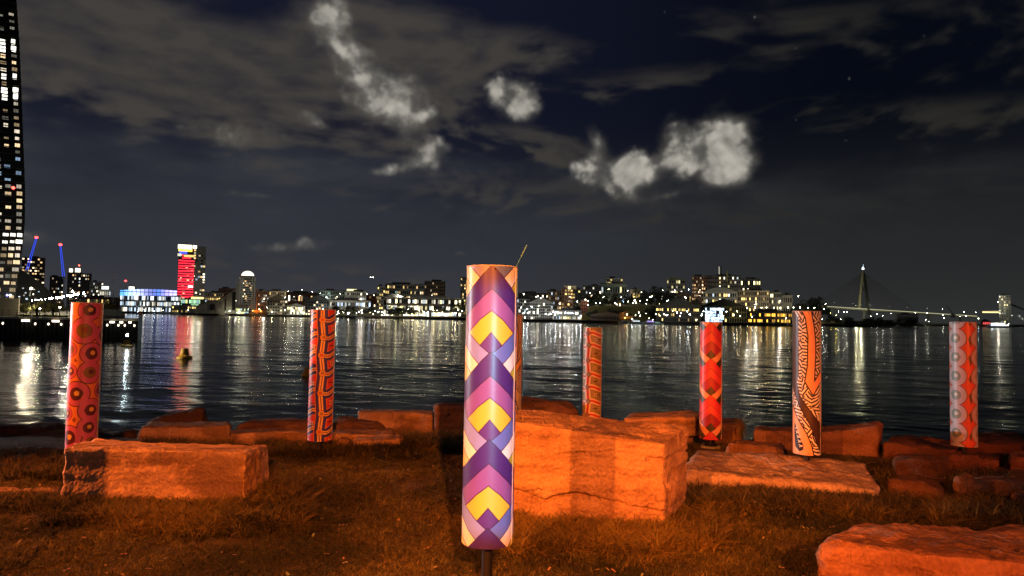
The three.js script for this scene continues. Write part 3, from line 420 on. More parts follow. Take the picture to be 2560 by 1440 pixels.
const steel = mat(0.03, 0.03, 0.032, 0.5, { metalness: 0.6 }), rimMat = mat(0.55, 0.53, 0.5, 0.5), boltMat = mat(0.08, 0.08, 0.08, 0.4, { metalness: 0.8 });
const W0 = mat(0.32, 0.29, 0.25, 0.95);
function artPole(label, x, yTop, D, map, turn = 0) {
  const top = at(x, yTop, D), H = 1.595, R = 0.15, gy = groundY(top.x, top.z) - 0.1, bottom = top.y - H;
  const t = thing('art_pole', label, 'art pole', [top.x, gy, top.z], Math.atan2(-top.x, D) + turn, 'painted poles standing among the rocks');
  const tube = new THREE.CylinderGeometry(R, R, H, 96, 1, true); tube.rotateY(Math.PI); tube.translate(0, H / 2, 0);
  part(t, 'printed_sleeve', tube, new THREE.MeshPhysicalMaterial({ map, roughness: 0.42, clearcoat: 0.25, clearcoatRoughness: 0.3 }), [0, bottom - gy, 0]);
  part(t, 'cap', new THREE.CylinderGeometry(R - 0.004, R - 0.004, 0.012, 64), rimMat, [0, top.y - gy - 0.012, 0]);
  part(t, 'base_plate', new THREE.CylinderGeometry(R - 0.005, R - 0.005, 0.012, 64), steel, [0, bottom - gy + 0.012, 0]);
  part(t, 'footing', new THREE.CylinderGeometry(0.13, 0.145, 0.14, 32), W0, [0, 0.06, 0]);
  part(t, 'base_flange', join([geo.cyl(0.085, 0.085, 0.014, 0, 0.137, 0, 24), ...[0, 1, 2, 3].map((k) => geo.cyl(0.012, 0.012, 0.03, 0.062 * Math.cos(k * 1.571 + 0.785), 0.15, 0.062 * Math.sin(k * 1.571 + 0.785), 6))]), steel);
  part(t, 'post', join([geo.cyl(0.031, 0.031, bottom - gy + 0.02, 0, (bottom - gy) / 2, 0, 20), geo.cyl(0.05, 0.04, 0.03, 0, bottom - gy - 0.012, 0, 20)]), steel);
  part(t, 'seam', BOX, rimMat, [Math.sin(1.15) * (R + 0.0006), bottom - gy + H / 2, Math.cos(1.15) * (R + 0.0006)], [0.003, H - 0.01, 0.006]).rotation.y = 1.15;
  part(t, 'rim_ring', new THREE.TorusGeometry(R - 0.002, 0.004, 8, 72).rotateX(Math.PI / 2), rimMat, [0, top.y - gy - 0.002, 0]);
  for (const a of [0.12, 2.2, 4.3]) for (const y of [bottom - gy + 0.022, top.y - gy - 0.022]) part(t, 'bolt', new THREE.SphereGeometry(0.006, 8, 6), boltMat, [Math.sin(a) * R, y, Math.cos(a) * R]);
  return t;
}
const P0 = artPole('tall nearest pole printed with purple, pink and yellow chevrons', 1231, 667, 4.0, art(1024, chevrons(chevA)));
artPole('leftmost pole, printed with pink rings and dark eyes on orange', 219, 757, 7.3, art(640, circles(circA, [...listA, ...backA], polA, 1)));
artPole('red pole with a dark net of orange roundels and small animals', 809, 774, 8.4, art(640, net(netA, 0, [0.078, 0.211, 0.347, 0.484, 0.634, 0.789, 0.927], 1)));
artPole('farthest full view pole, brown cells framed in orange and cream, over the tallest boulder', 1482, 819, 11.0, art(512, net(netB, -0.47, [0.057, 0.175, 0.33, 0.467, 0.595, 0.734, 0.87, 0.98], -0.8)));
artPole('pole mostly hidden behind the nearest pole, orange blade and striped hatching', 1284, 786, 10.9, art(640, hatch(hatB)), -0.1);
artPole('pole printed with red chevrons and orange crossing bands', 1778, 805, 9.4, art(512, chevrons(chevB)));
artPole('dark pole with cream hatching and a bold orange hook shape', 2017, 778, 7.7, art(768, hatch(hatA)));
artPole('rightmost pole, grey rings on its left and dark shapes on red', 2407, 805, 8.85, art(512, circles(circB, listB, polB, 1)));
{ // the thin light coloured rod behind the top of the nearest pole
  const a = at(1288, 672, 4.25), b = at(1317, 613, 4.25), base = new THREE.Vector3(a.x - 0.16, groundY(a.x, -4.25), -4.25), t = thing('leaning_rod', 'thin pale rod leaning out from behind the top of the nearest pole', 'rod', base);
  const L = (v) => v.clone().sub(base); const kink = L(a).lerp(L(b), -0.6);
  part(t, 'shaft', join([geo.rod([0, 0, 0], kink, 0.004), geo.rod(kink, L(a).lerp(L(b), 0.55), 0.0028)]), mat(0.05, 0.3, 0.5, 0.5));
  part(t, 'tip', geo.rod(L(a).lerp(L(b), 0.5), L(b), 0.004), mat(0.12, 0.4, 0.5, 0.4));
}

// ------------------------------------------------------------------ floodlights that light the headland (they stand outside the picture; their light and shadows show in it)
function floodlight(label, p, target, color, intensity, deg, soft, o = {}) {
  const gy = groundY(p[0], p[2]), q = new THREE.Vector3(p[0], gy + p[1], p[2]), t = thing('floodlight', label, 'floodlight', [q.x, gy, q.z]);
  part(t, 'mast', geo.cyl(0.04, 0.03, p[1] - 0.1, 0, (p[1] - 0.1) / 2, 0, 16), steel);
  const head = new THREE.Group(); head.name = numbered('lamp_head'); head.position.set(0, p[1], 0); t.add(head); head.lookAt(target.x, target.y, target.z);
  const size = o.size || 0.16;
  part(head, 'housing', join([geo.box(size * 1.6, 0.02, size * 1.2, 0, size * 0.8, -size * 0.55), geo.box(size * 1.6, 0.02, size * 1.2, 0, -size * 0.8, -size * 0.55), geo.box(0.02, size * 1.6, size * 1.2, size * 0.8, 0, -size * 0.55), geo.box(0.02, size * 1.6, size * 1.2, -size * 0.8, 0, -size * 0.55), geo.box(size * 1.6, size * 1.6, 0.02, 0, 0, -size * 1.16)]), steel);
  part(head, 'lamp_lens', new THREE.CylinderGeometry(size * 0.7, size * 0.7, 0.02, 32).rotateX(Math.PI / 2), glow(color[0], color[1], color[2], 6), [0, 0, -0.06]);
  const l = new THREE.SpotLight(lin(...color), intensity, 0, THREE.MathUtils.degToRad(deg), soft, 2); l.position.copy(q); l.target.position.copy(target); l.castShadow = true; l.shadow.radius = o.radius || 3; l.shadow.mapSize.set(2048, 2048);
  scene.add(l, l.target);
  return [t, head];
}
const V = (x, h, d) => new THREE.Vector3(x, LAWN + h, -d);
const ORANGE = [1, 0.222, 0.028], EMBER = [1, 0.145, 0.014];
floodlight('orange floodlight behind the camera to the left, aimed at the tallest boulder', [-4.6, 4.6, 4.9], V(1.25, 0.3, 5.9), ORANGE, 520, 10.5, 0.6, { radius: 2.5 });
floodlight('orange floodlight behind the camera, aimed over the lawn', [0.9, 4.2, 4.9], V(-0.2, 0.3, 6.3), ORANGE, 500, 25, 0.85, { radius: 2.5 });
floodlight('orange floodlight beyond the left edge of the picture, shining across the lawn', [-9.2, 3.2, -5.6], V(-1.3, 0.0, 6.6), ORANGE, 210, 26, 0.8, { radius: 3 });
floodlight('red orange floodlight beyond the right edge of the picture, near the low rough boulder', [3.5, 1.25, 2.4], V(2.7, 0.15, 4.1), EMBER, 78, 15, 0.8, { radius: 3 });
floodlight('orange floodlight behind the camera to the right, aimed at the two right hand poles', [8.2, 3.4, 3.6], V(5.7, 0.75, 8.8), EMBER, 330, 7.5, 0.9, { radius: 3 });
floodlight('tall white floodlight on the promenade far to the left, beyond the picture', [-70, 7.6, -30], V(2, 0.7, 9.0), [0.95, 0.97, 1.0], 6600, 9, 0.5, { radius: 12 });
{
  const tgt = P0.position.clone().setY(LAWN + 1.1);
  const [t, head] = floodlight('cool spotlight with a slit front, outside the picture, aimed at the nearest pole', [0.95, 1.2, 0.25], tgt, [0.21, 0.72, 1.0], 52, 12, 0.4, { radius: 0.35, size: 0.08 });
  const w = 0.0135, hh = 0.098, z = 0.40;  // slit and snoot added to keep the beam on the pole alone
  part(head, 'slit_plate', join([geo.box(0.2, 0.4, 0.003, 0.1 + w, 0, z), geo.box(0.2, 0.4, 0.003, -0.1 - w, 0, z), geo.box(2 * w, 0.2, 0.003, 0, 0.1 + hh, z), geo.box(2 * w, 0.2, 0.003, 0, -0.1 - hh, z)]), steel);
  part(head, 'snoot', join([geo.box(0.14, 0.004, z, 0, 0.07, z / 2), geo.box(0.14, 0.004, z, 0, -0.07, z / 2), geo.box(0.004, 0.14, z, 0.07, 0, z / 2), geo.box(0.004, 0.14, z, -0.07, 0, z / 2)]), steel);
}
floodlight('unseen cool fill lamp added far behind the camera to the right', [13, 5.2, 9], V(0, 0.4, 7.5), [0.55, 0.82, 1.0], 40, 24, 0.7, { radius: 8 });  // added cool fill for the poles and lawn, no known source
floodlight('unseen white floodlight added far to the left to light the buoys', [-64, 9, -62], new THREE.Vector3(-30, 1, -80), [1, 0.9, 0.66], 5200, 40, 0.6, { radius: 20, size: 0.4 });  // added to brighten the left sides of the buoys
{ // unseen board on a post, added to cast a shadow on the long block
  const x = -2.06, z = -2.0, gy = groundY(x, z), t = thing('shadow_board', 'unseen round ended board added outside the left edge to cast a shadow', 'shadow board', [x, gy, z], 0.4);
  part(t, 'post', CYL, steel, [0, 0.95, 0], [0.014, 1.9, 0.014]);
  const s = new THREE.Shape(); s.moveTo(-0.15, 0.15); s.absarc(0, 0.15, 0.15, Math.PI, 2 * Math.PI, false); s.lineTo(0.15, 0.62); s.lineTo(-0.15, 0.62); s.closePath();
  part(t, 'board', new THREE.ExtrudeGeometry(s, { depth: 0.02, bevelEnabled: false, curveSegments: 20 }), rimMat, [0, 1.27, 0.02]);
}
{ // dry leaves and bits of straw lying on the lawn
  const g = new THREE.PlaneGeometry(0.03, 0.012, 3, 1), p = g.attributes.position; for (let i = 0; i < p.count; i++) p.setZ(i, 0.004 * Math.sin(p.getX(i) * 160)); g.rotateX(-Math.PI / 2); g.computeVertexNormals();
  const list = []; for (let i = 0; i < 420; i++) { const d = 3.8 + 4.8 * rnd(), x = rr(-0.8, 0.62) * d; list.push([x, -d, rr(0.5, 1.5), lin(rr(0.3, 0.6), rr(0.22, 0.42), rr(0.1, 0.2)), 1, 0.04]); }
  g.setAttribute('color', new THREE.Float32BufferAttribute(new Float32Array(p.count * 3).fill(1), 3)); meadow('leaf_litter', 'scattered dry leaves and straw lying on the lawn', g, list);
}

// ------------------------------------------------------------------ the far shore
const facing = (xc, D) => {                                // an upright plane at depth D that faces the headland; L(px, py) gives metres on it
  const O = col(xc, 0, D), yaw = Math.atan2(-O.x, D), n = new THREE.Vector3(Math.sin(yaw), 0, Math.cos(yaw)), tx = new THREE.Vector3(Math.cos(yaw), 0, -Math.sin(yaw)), num = O.clone().sub(camera.position).dot(n);
  return { O, yaw, L: (x, y) => { const v = look(x, y), P = v.multiplyScalar(num / v.dot(n)).add(camera.position); return [P.clone().sub(O).dot(tx), P.y]; } };
};
const shoreD = (x) => { const k = [[-900, 1200], [200, 1000], [380, 820], [500, 745], [760, 715], [1000, 690], [1180, 640], [1300, 600], [1600, 585], [1780, 575], [1990, 600], [2200, 760], [2330, 1150], [2560, 1400], [3300, 1700]]; let i = 0; while (i < k.length - 2 && x > k[i + 1][0]) i++; return k[i][1] + (k[i + 1][1] - k[i][1]) * (x - k[i][0]) / (k[i + 1][0] - k[i][0]); };
const hillH = (x) => 3 + 4 * sstep(600, 900, x) * (1 - sstep(1100, 1250, x)) + 19 * sstep(1420, 1540, x) * (1 - sstep(1840, 2080, x)) + 4 * sstep(1280, 1400, x) * (1 - sstep(2000, 2100, x));
const cliffH = (x) => 2.8 + 12.6 * sstep(1448, 1475, x) * (1 - sstep(1632, 1665, x));
{
  const pos = [], idx = [], uv = [], cols = []; for (let x = -900; x <= 3400; x += 20) cols.push(x);
  for (const x of cols) { const d = shoreD(x); for (const [dd, h] of [[0.4, -1], [0.7, 2.1], [46, 2.6], [49, cliffH(x)], [120, cliffH(x) + 2], [260, hillH(x)], [900, hillH(x)], [3500, 2]]) { const p = col(x, h, d + dd); pos.push(p.x, p.y, p.z); uv.push(p.x / 3, p.z / 3); } }
  for (let i = 0; i < cols.length - 1; i++) for (let j = 0; j < 7; j++) { const a = i * 8 + j, b = a + 8; idx.push(a, b, b + 1, a, b + 1, a + 1); }
  const g = new THREE.BufferGeometry(); g.setAttribute('position', new THREE.Float32BufferAttribute(pos, 3)); g.setAttribute('uv', new THREE.Float32BufferAttribute(uv, 2)); g.setIndex(idx); g.computeVertexNormals();
  tag(part(scene, 'terrain', g, new THREE.MeshStandardMaterial({ color: lin(0.75, 0.95, 0.6), map: soilTex, roughness: 1 })), 'low far shore with a dark wooded hill and park lawn', null, null, 'structure');
}
{ // dark timber wharf face along the far waterline
  const pos = [], idx = []; let n = 0; for (let x = 270; x <= 3400; x += 20) { const d = shoreD(x); for (const [dd, h] of [[-2.2, -1], [-2.2, 2.35], [1.5, 2.4]]) { const p = col(x, h, d + dd); pos.push(p.x, p.y, p.z); } n++; }
  for (let i = 0; i < n - 1; i++) for (let j = 0; j < 2; j++) { const a = i * 3 + j, b = a + 3; idx.push(a, b, b + 1, a, b + 1, a + 1); }
  const g = new THREE.BufferGeometry(); g.setAttribute('position', new THREE.Float32BufferAttribute(pos, 3)); g.setIndex(idx); g.computeVertexNormals();
  tag(part(scene, 'wharf_wall', g, mat(0.012, 0.011, 0.010, 0.9)), 'black timber wharf face along the far waterline', null, null, 'structure');
}
const W = { grey: mat(0.30, 0.30, 0.28), pale: mat(0.55, 0.55, 0.50), dark: mat(0.06, 0.06, 0.06), brick: mat(0.26, 0.13, 0.08), brown: mat(0.20, 0.15, 0.11), cream: mat(0.55, 0.46, 0.32), blue: mat(0.05, 0.06, 0.09), roof: mat(0.07, 0.07, 0.07), red: mat(0.30, 0.10, 0.07), white: mat(0.75, 0.75, 0.72), green: mat(0.34, 0.42, 0.36) };
const glass = new THREE.MeshStandardMaterial({ color: lin(0.02, 0.024, 0.028), roughness: 0.15 });
const tone = (r, g, b, ...k) => k.map((q) => glow(r, g, b, q));
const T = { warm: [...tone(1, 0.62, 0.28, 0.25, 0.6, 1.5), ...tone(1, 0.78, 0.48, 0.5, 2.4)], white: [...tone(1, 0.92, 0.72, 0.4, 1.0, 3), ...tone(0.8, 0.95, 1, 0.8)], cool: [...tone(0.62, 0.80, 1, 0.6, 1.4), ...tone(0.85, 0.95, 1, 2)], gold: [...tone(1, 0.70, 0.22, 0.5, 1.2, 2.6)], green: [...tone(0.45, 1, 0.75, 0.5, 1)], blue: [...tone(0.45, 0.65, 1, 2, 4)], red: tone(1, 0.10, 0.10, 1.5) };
T.mix = [...T.warm, ...T.warm, ...T.white, T.cool[0]]; T.lux = [...T.white, ...tone(1, 0.86, 0.42, 0.8, 1.8, 4)];

// A building whose front faces the headland: walls, floor slabs, pilasters, a roof, dark panes and single lit windows.
function building(name, label, x0, x1, yt, D, o = {}) {
  const { f: f0 = 5, c: c0 = 6, lit = 0.35, wall = W.grey, tones = T.mix, base = 2, dep = 16, roof = 'flat', trim = wall, ww = 0.58, wh = 0.5, category = 'building', litRows, slabs = true, fins = true, turn = 0 } = o;
  const f = Math.max(1, Math.round(f0 * (f0 > 3 ? 1.25 : 1))), c = Math.round(c0 * 1.35);
  const P = facing((x0 + x1) / 2, D), ym = yHor((x0 + x1) / 2) - 10, a = P.L(x0, ym)[0], b = P.L(x1, ym)[0], w = b - a, top = P.L((x0 + x1) / 2, yt)[1], h = top - base;
  const t = thing(name, label, category, [P.O.x, base, P.O.z], P.yaw + turn, o.group), cx = (a + b) / 2;
  if (!o.noWall) part(t, 'wall', BOX, wall, [cx, h / 2, -dep / 2], [w, h, dep]);
  const cw = w / c, ch = h / f;
  if (slabs) for (let k = 1; k <= f; k++) part(t, 'floor_slab', BOX, trim, [cx, k * ch - 0.15, -dep / 2 + 0.2], [w + 0.5, 0.3, dep + 0.6]);
  if (fins) for (let k = 0; k <= c; k++) part(t, 'pilaster', BOX, trim, [a + k * cw, h / 2 - 0.1, 0.12], [Math.min(0.5, cw * 0.16), h - 0.3, 0.5]);
  const dark = [];
  for (let j = 0; j < f; j++) for (let i = 0; i < c; i++) {
    const x = a + (i + 0.5) * cw, y = (j + 0.48) * ch, p = litRows ? litRows[j] ?? lit : lit;
    if (rnd() < p * 0.88) part(t, 'lit_window', BOX, pick(tones), [x, y, 0.05], [cw * ww * rr(0.8, 1.1), ch * wh * rr(0.85, 1.05), 0.1]);
    else dark.push(geo.box(cw * ww, ch * wh, 0.08, x, y, 0.045));
  }
  if (dark.length) part(t, 'window', join(dark), glass).userData.kind = 'stuff';
  const R = o.roofMat || W.roof;
  if (roof === 'flat') { part(t, 'roof', BOX, R, [cx, h + 0.35, -dep / 2], [w + 0.8, 0.7, dep + 1]); if (w > 9) part(t, 'plant_room', BOX, R, [cx + rr(-0.15, 0.15) * w, h + 1.5, -dep / 2], [w * rr(0.25, 0.5), 2.4, dep * 0.5]); }
  if (roof === 'gable') { const s = new THREE.Shape(); const e = 0.8, rh = o.rh || w * 0.26; s.moveTo(a - e, 0); s.lineTo(cx, rh); s.lineTo(b + e, 0); s.lineTo(b + e - 0.5, 0); s.lineTo(cx, rh - 0.55); s.lineTo(a - e + 0.5, 0); s.closePath(); part(t, 'roof', new THREE.ExtrudeGeometry(s, { depth: dep + 1.2, bevelEnabled: false }), R, [0, h, -dep - 0.2]); const q = new THREE.Shape(); q.moveTo(a, 0); q.lineTo(cx, rh - 0.6); q.lineTo(b, 0); q.closePath(); part(t, 'gable', new THREE.ExtrudeGeometry(q, { depth: 0.4, bevelEnabled: false }), wall, [0, h, -0.45]); }
  if (roof === 'curve') { const s = new THREE.Shape(), rh = o.rh || w * 0.14; s.moveTo(a - 1, 0); s.quadraticCurveTo(cx, rh * 2, b + 1, 0); s.lineTo(b + 1, -0.5); s.quadraticCurveTo(cx, rh * 2 - 0.8, a - 1, -0.5); s.closePath(); part(t, 'roof', new THREE.ExtrudeGeometry(s, { depth: dep + 1, bevelEnabled: false, curveSegments: 20 }), R, [0, h + 0.5, -dep - 0.2]); const q = new THREE.Shape(); q.moveTo(a, 0); q.quadraticCurveTo(cx, rh * 1.9, b, 0); q.closePath(); part(t, 'gable', new THREE.ExtrudeGeometry(q, { depth: 0.4, bevelEnabled: false, curveSegments: 20 }), wall, [0, h, -0.45]); }
  t.userData.f = undefined; delete t.userData.f;
  return Object.assign(t, { dim: { a, b, w, h, cx, base, P } });
}
// A lit sign or panel on a building's front, between two sight lines
const panel = (t, name, x0, x1, y0, y1, m, z = 0.5, th = 0.3) => { const P = t.dim.P, [a, b] = P.L(x0, y1), [c, d] = P.L(x1, y0); return part(t, name, BOX, m, [(a + c) / 2, (b + d) / 2 - t.position.y, z], [Math.abs(c - a), Math.abs(d - b), th]); };
const lampMats = new Map();
function lamp(label, group, x, y, D, o = {}) {
  const { c = [1, 0.86, 0.62], I = 260, r: r0 = 0.24, k: k0 = 120, base = 2.4, light = true, post = true } = o, p = at(x, y, D), t = thing('street_lamp', label, 'street lamp', [p.x, base, p.z], 0, group), r = light ? Math.min(r0, 0.24) : r0, k = k0 * 0.38, key = c.join() + k;
  if (!lampMats.has(key)) lampMats.set(key, glow(...c, k));
  if (post) part(t, 'post', CYL, steel, [0, (p.y - base) / 2 - 0.1, 0], [0.07, Math.max(0.3, p.y - base - 0.2), 0.07]);
  part(t, 'lamp_globe', BALL, lampMats.get(key), [0, p.y - base, 0], [r, r, r]);
  if (light) { const l = new THREE.PointLight(lin(...c), I * 0.095, 0, 2); l.position.copy(p); l.castShadow = true; l.shadow.radius = r * 50 * 0.9; scene.add(l); }
  return t;
}
const NTH = 'first second third fourth fifth sixth seventh eighth ninth tenth eleventh twelfth thirteenth fourteenth'.split(' ');
const nth = (list, i) => { const k = list.map((q) => q[0]).filter((x, j) => x < list[i][0] || (x === list[i][0] && j < i)).length; return list.length <= NTH.length ? ', ' + NTH[k] + ' from the left' : ''; };
const lamps = (label, group, list, o) => list.forEach(([x, y, D, k], i) => lamp(label + nth(list, i), group, x, y, D, { ...o, ...(k || {}) }));

// --- trees beyond the water
const crowns = [0, 1, 2].map(() => {
  const pos = [], nor = [], lumps = []; for (let i = 0; i < 9; i++) lumps.push([rr(-0.6, 0.6), rr(0.25, 0.95), rr(-0.6, 0.6), rr(0.28, 0.48)]);
  for (let i = 0; i < 620; i++) { const L = pick(lumps), d = new THREE.Vector3(rr(-1, 1), rr(-1, 1), rr(-1, 1)).normalize(), q = L[3] * Math.cbrt(rr(0.35, 1)), p = new THREE.Vector3(L[0] + d.x * q, L[1] + d.y * q * 0.8, L[2] + d.z * q), u = new THREE.Vector3(rr(-1, 1), rr(-1, 1), rr(-1, 1)).normalize(), v = u.clone().cross(d).normalize(), s = rr(0.05, 0.11); u.crossVectors(v, d).addScaledVector(d, 0.5).normalize(); const A = p.clone().addScaledVector(u, s), B = p.clone().addScaledVector(v, s * 0.8), C = p.clone().addScaledVector(u, -s), E = p.clone().addScaledVector(v, -s * 0.8); for (const w of [A, B, C, A, C, E]) { pos.push(w.x, w.y, w.z); nor.push(d.x, d.y, d.z); } }
  const g = new THREE.BufferGeometry(); g.setAttribute('position', new THREE.Float32BufferAttribute(pos, 3)); g.setAttribute('normal', new THREE.Float32BufferAttribute(nor, 3)); return g;
});
const trunkG = join([geo.rod([0, 0, 0], [0.02, 0.5, 0], 0.05, 7, 0.035), geo.rod([0.02, 0.42, 0], [0.25, 0.75, 0.1], 0.03, 6, 0.015), geo.rod([0.02, 0.45, 0], [-0.24, 0.8, -0.1], 0.03, 6, 0.015), geo.rod([0.02, 0.48, 0], [0.03, 0.95, 0.02], 0.03, 6, 0.012)]);
const leafDark = new THREE.MeshStandardMaterial({ color: lin(0.028, 0.034, 0.020), roughness: 0.9 }), leafLit = new THREE.MeshStandardMaterial({ color: lin(0.12, 0.11, 0.035), roughness: 0.9 }), leafAmberLit = new THREE.MeshStandardMaterial({ color: lin(0.30, 0.14, 0.03), roughness: 0.9 }), bark = mat(0.06, 0.045, 0.03);  // the brighter leaf copies hold the lamp light as colour
function tree(label, group, x0, x1, yt, yb, D, m = leafDark, name = 'tree') {
  const p = at((x0 + x1) / 2, yb, D), top = at((x0 + x1) / 2, yt, D), w = at(x1, yb, D).x - at(x0, yb, D).x, h = top.y - p.y, t = thing(name, label, 'tree', p, rr(0, 6), group);
  part(t, 'trunk', trunkG, bark, [0, 0, 0], [w * 0.4, h * 0.85, w * 0.4]);
  part(t, 'crown', pick(crowns), m, [0, h * 0.08, 0], [w * 0.56, h * 0.70, w * 0.56]);
  return t;
}

// --- left: curved tower, quay and promenade
{
  const D = 330, P = facing(20, D), t = thing('tower_block', 'tall dark curved tower with lit windows along the left edge', 'tower block', [P.O.x, 3.4, P.O.z], P.yaw);
  const prof = [[-400, 20], [0, 41], [100, 48], [240, 54], [400, 60], [480, 63], [560, 62], [610, 57], [650, 52], [700, 44], [780, 34]], edge = (y) => { let i = 0; while (i < prof.length - 2 && y > prof[i + 1][0]) i++; return prof[i][1] + (prof[i + 1][1] - prof[i][1]) * (y - prof[i][0]) / (prof[i + 1][0] - prof[i][0]); };
  const facade = mat(0.012, 0.012, 0.013, 0.3), slabM = mat(0.05, 0.05, 0.05, 0.5), L = (x, y) => { const q = P.L(x, y); return [q[0], q[1] - 3.4]; };
  const big = tone(1, 0.95, 0.82, 1.6, 3), warm = [...tone(1, 0.72, 0.40, 0.3, 0.7, 1.3), ...tone(1, 0.86, 0.66, 0.5, 1.0)], blueT = tone(0.42, 0.62, 0.9, 0.35, 0.6), dim = tone(0.9, 0.85, 0.7, 0.12, 0.25);
  for (let y = -230; y < 745; y += 17.2) {
    const [r0, yy1] = L(edge(y), y), [r1, yy0] = L(edge(y + 17.2), y + 17.2), l = -52, s = new THREE.Shape();
    s.moveTo(l, 0); s.lineTo(r1, 0); s.lineTo(r0, yy1 - yy0); s.lineTo(l, yy1 - yy0); s.closePath();
    part(t, 'wall', new THREE.ExtrudeGeometry(s, { depth: 24, bevelEnabled: false }), facade, [0, yy0, -24]);
    part(t, 'floor_slab', BOX, slabM, [(l + r1) / 2, yy0 + 0.1, -11.7], [r1 - l + 0.3, 0.35, 25]);
    const yc = y + 8.6, bright = (yc > 105 && yc < 130) || (yc > 180 && yc < 192) || (yc > 224 && yc < 245), base = yc > 575, cells = base ? [[edge(y) - 11, 14], [edge(y) - 28, 13], [edge(y) - 46, 12]] : [[edge(y) - 15, 13], [edge(y) - 42, 14], [edge(y) - 66, 14], [edge(y) - 90, 14]];
    for (const [cx, cw] of cells) {
      const q = rnd(), m = bright ? pick(big) : base ? (yc < 620 ? pick(big) : q < 0.55 ? pick(warm) : q < 0.7 ? pick(dim) : null) : yc < 30 ? null : yc > 370 && yc < 460 ? (q < 0.75 ? pick(q < 0.4 ? blueT : dim) : null) : q < 0.70 ? pick(q < 0.5 ? warm : dim) : null;
      const [wx, wy] = L(cx, yc), wd = cw / F * D;
      part(t, m ? 'lit_window' : 'window', BOX, m || glass, [wx, wy + rr(-0.15, 0.15), 0.1], [wd * rr(0.6, 0.95), bright ? 2.7 : rr(1.25, 1.9), 0.14]);
      if (m && !bright) part(t, 'window_frame', BOX, slabM, [wx + rr(-0.2, 0.2) * wd, wy, 0.2], [0.12, 2.5, 0.12]);
    }
    if (!base) part(t, 'pier', BOX, facade, [L(edge(y) - 28, yc)[0], (yy0 + yy1) / 2, 0.35], [2.2, yy1 - yy0, 0.7]);
  }
  part(t, 'beacon_light', BALL, glow(1, 0.06, 0.04, 9), [...L(33, 470), 0.9], [0.7, 0.7, 0.7]);
  for (const [x, c] of [[18, [0.35, 0.3, 1]], [26, [0.9, 1, 0.6]]]) part(t, 'entrance_light', BALL, glow(...c, 5), [...L(x, 738), 1.5], [0.5, 0.5, 0.5]);
}
{
  const quayMat = mat(0.32, 0.28, 0.22, 0.9), blackMat = mat(0.015, 0.015, 0.015, 0.9), top = 3.45;
  const pts = [[-600, 110], [353, 111], [353, 121], [262, 123], [266, 320], [272, 690], [-700, 690]].map(([x, d]) => col(x, top, d)), s = new THREE.Shape(); pts.forEach((p, i) => (i ? s.lineTo(p.x, -p.z) : s.moveTo(p.x, -p.z))); s.closePath();
  const slab = (y, h) => { const g = new THREE.ExtrudeGeometry(s, { depth: h, bevelEnabled: false }); g.rotateX(-Math.PI / 2); g.scale(1, 1, 1); return g.translate(0, y, 0); };
  const t = thing('quay', 'long dark quay at the left with a pale deck edge and lights below it', 'quay');
  t.userData.kind = 'structure'; delete t.userData.category;
  part(t, 'deck', slab(top - 0.32, 0.32), quayMat);
  { const pts2 = [[-600, 111.6], [351.5, 112.6], [351.5, 120.6], [262, 122.6], [266, 320], [272, 690], [-700, 690]].map(([x, d]) => col(x, top, d)), s2 = new THREE.Shape(); pts2.forEach((p, i) => (i ? s2.lineTo(p.x, -p.z) : s2.moveTo(p.x, -p.z))); s2.closePath(); const g = new THREE.ExtrudeGeometry(s2, { depth: 3.6, bevelEnabled: false }); g.rotateX(-Math.PI / 2); part(t, 'quay_wall', g.translate(0, -0.5, 0), blackMat); }
  for (let i = 0; i < 34; i++) { const p = col(-40 + i * 11.7, 0, 111.1); part(t, 'fender_pile', CYL, blackMat, [p.x, 1.2, p.z], [0.16, 3.8, 0.16]); }
  for (const [x, w] of [[64, 1.25], [139, 1.1], [214, 1.0], [280, 0.7], [303, 0.5], [325, 0.4]]) { const p = col(x, top - 0.55, 110.6); part(t, 'light_panel', BOX, glow(1, 0.85, 0.62, 5), [p.x, p.y, p.z], [w, 0.28, 0.12]); }
  for (const x of [7, 88, 121, 153, 241, 268, 296, 312, 336]) { const p = col(x, top - 1.05, 110.7); part(t, 'marker_light', BALL, glow(1, 0.85, 0.65, 3), [p.x, p.y, p.z], [0.14, 0.2, 0.14]); }
  const hoard = thing('hoarding', 'cream site hoarding wall on the quay below the dark tower', 'wall', col(0, top, 122)); const a = col(-160, top, 122).x - hoard.position.x, b = col(47, top, 122).x - hoard.position.x;
  for (let i = 0; i < 6; i++) part(hoard, 'panel', new RoundedBoxGeometry((b - a) / 6 - 0.04, 3.1, 0.14, 1, 0.02), W.cream, [a + (i + 0.5) * (b - a) / 6, 1.55, 0]);
  part(hoard, 'coping', BOX, W.cream, [(a + b) / 2, 3.16, 0], [b - a, 0.1, 0.24]);
  const lawn = thing('lawn', 'small lit lawn strip on the quay behind the railing'); lawn.userData.kind = 'structure';
  { const A = col(48, top, 118), B = col(170, top, 118), C = col(170, top, 134), E = col(48, top, 134), q = new THREE.Shape(); [A, B, C, E].forEach((p, i) => (i ? q.lineTo(p.x, -p.z) : q.moveTo(p.x, -p.z))); q.closePath(); const g = new THREE.ExtrudeGeometry(q, { depth: 0.35, bevelEnabled: false }); g.rotateX(-Math.PI / 2); part(lawn, 'turf', g.translate(0, top + 0.004, 0), mat(0.20, 0.19, 0.03)); }
  const rail = thing('railing', 'thin dark railing along the quay deck edge', 'railing', col(40, top, 112)), ra = col(-30, top, 112).x, rb = col(258, top, 112.4).x;
  for (let i = 0; i <= 16; i++) part(rail, 'post', CYL, steel, [ra + (rb - ra) * i / 16 - rail.position.x, 0.55, 0], [0.035, 1.1, 0.035]);
  for (const y of [0.4, 0.75, 1.1]) part(rail, 'rail', BOX, steel, [(ra + rb) / 2 - rail.position.x, y, 0], [rb - ra, 0.035, 0.035]);
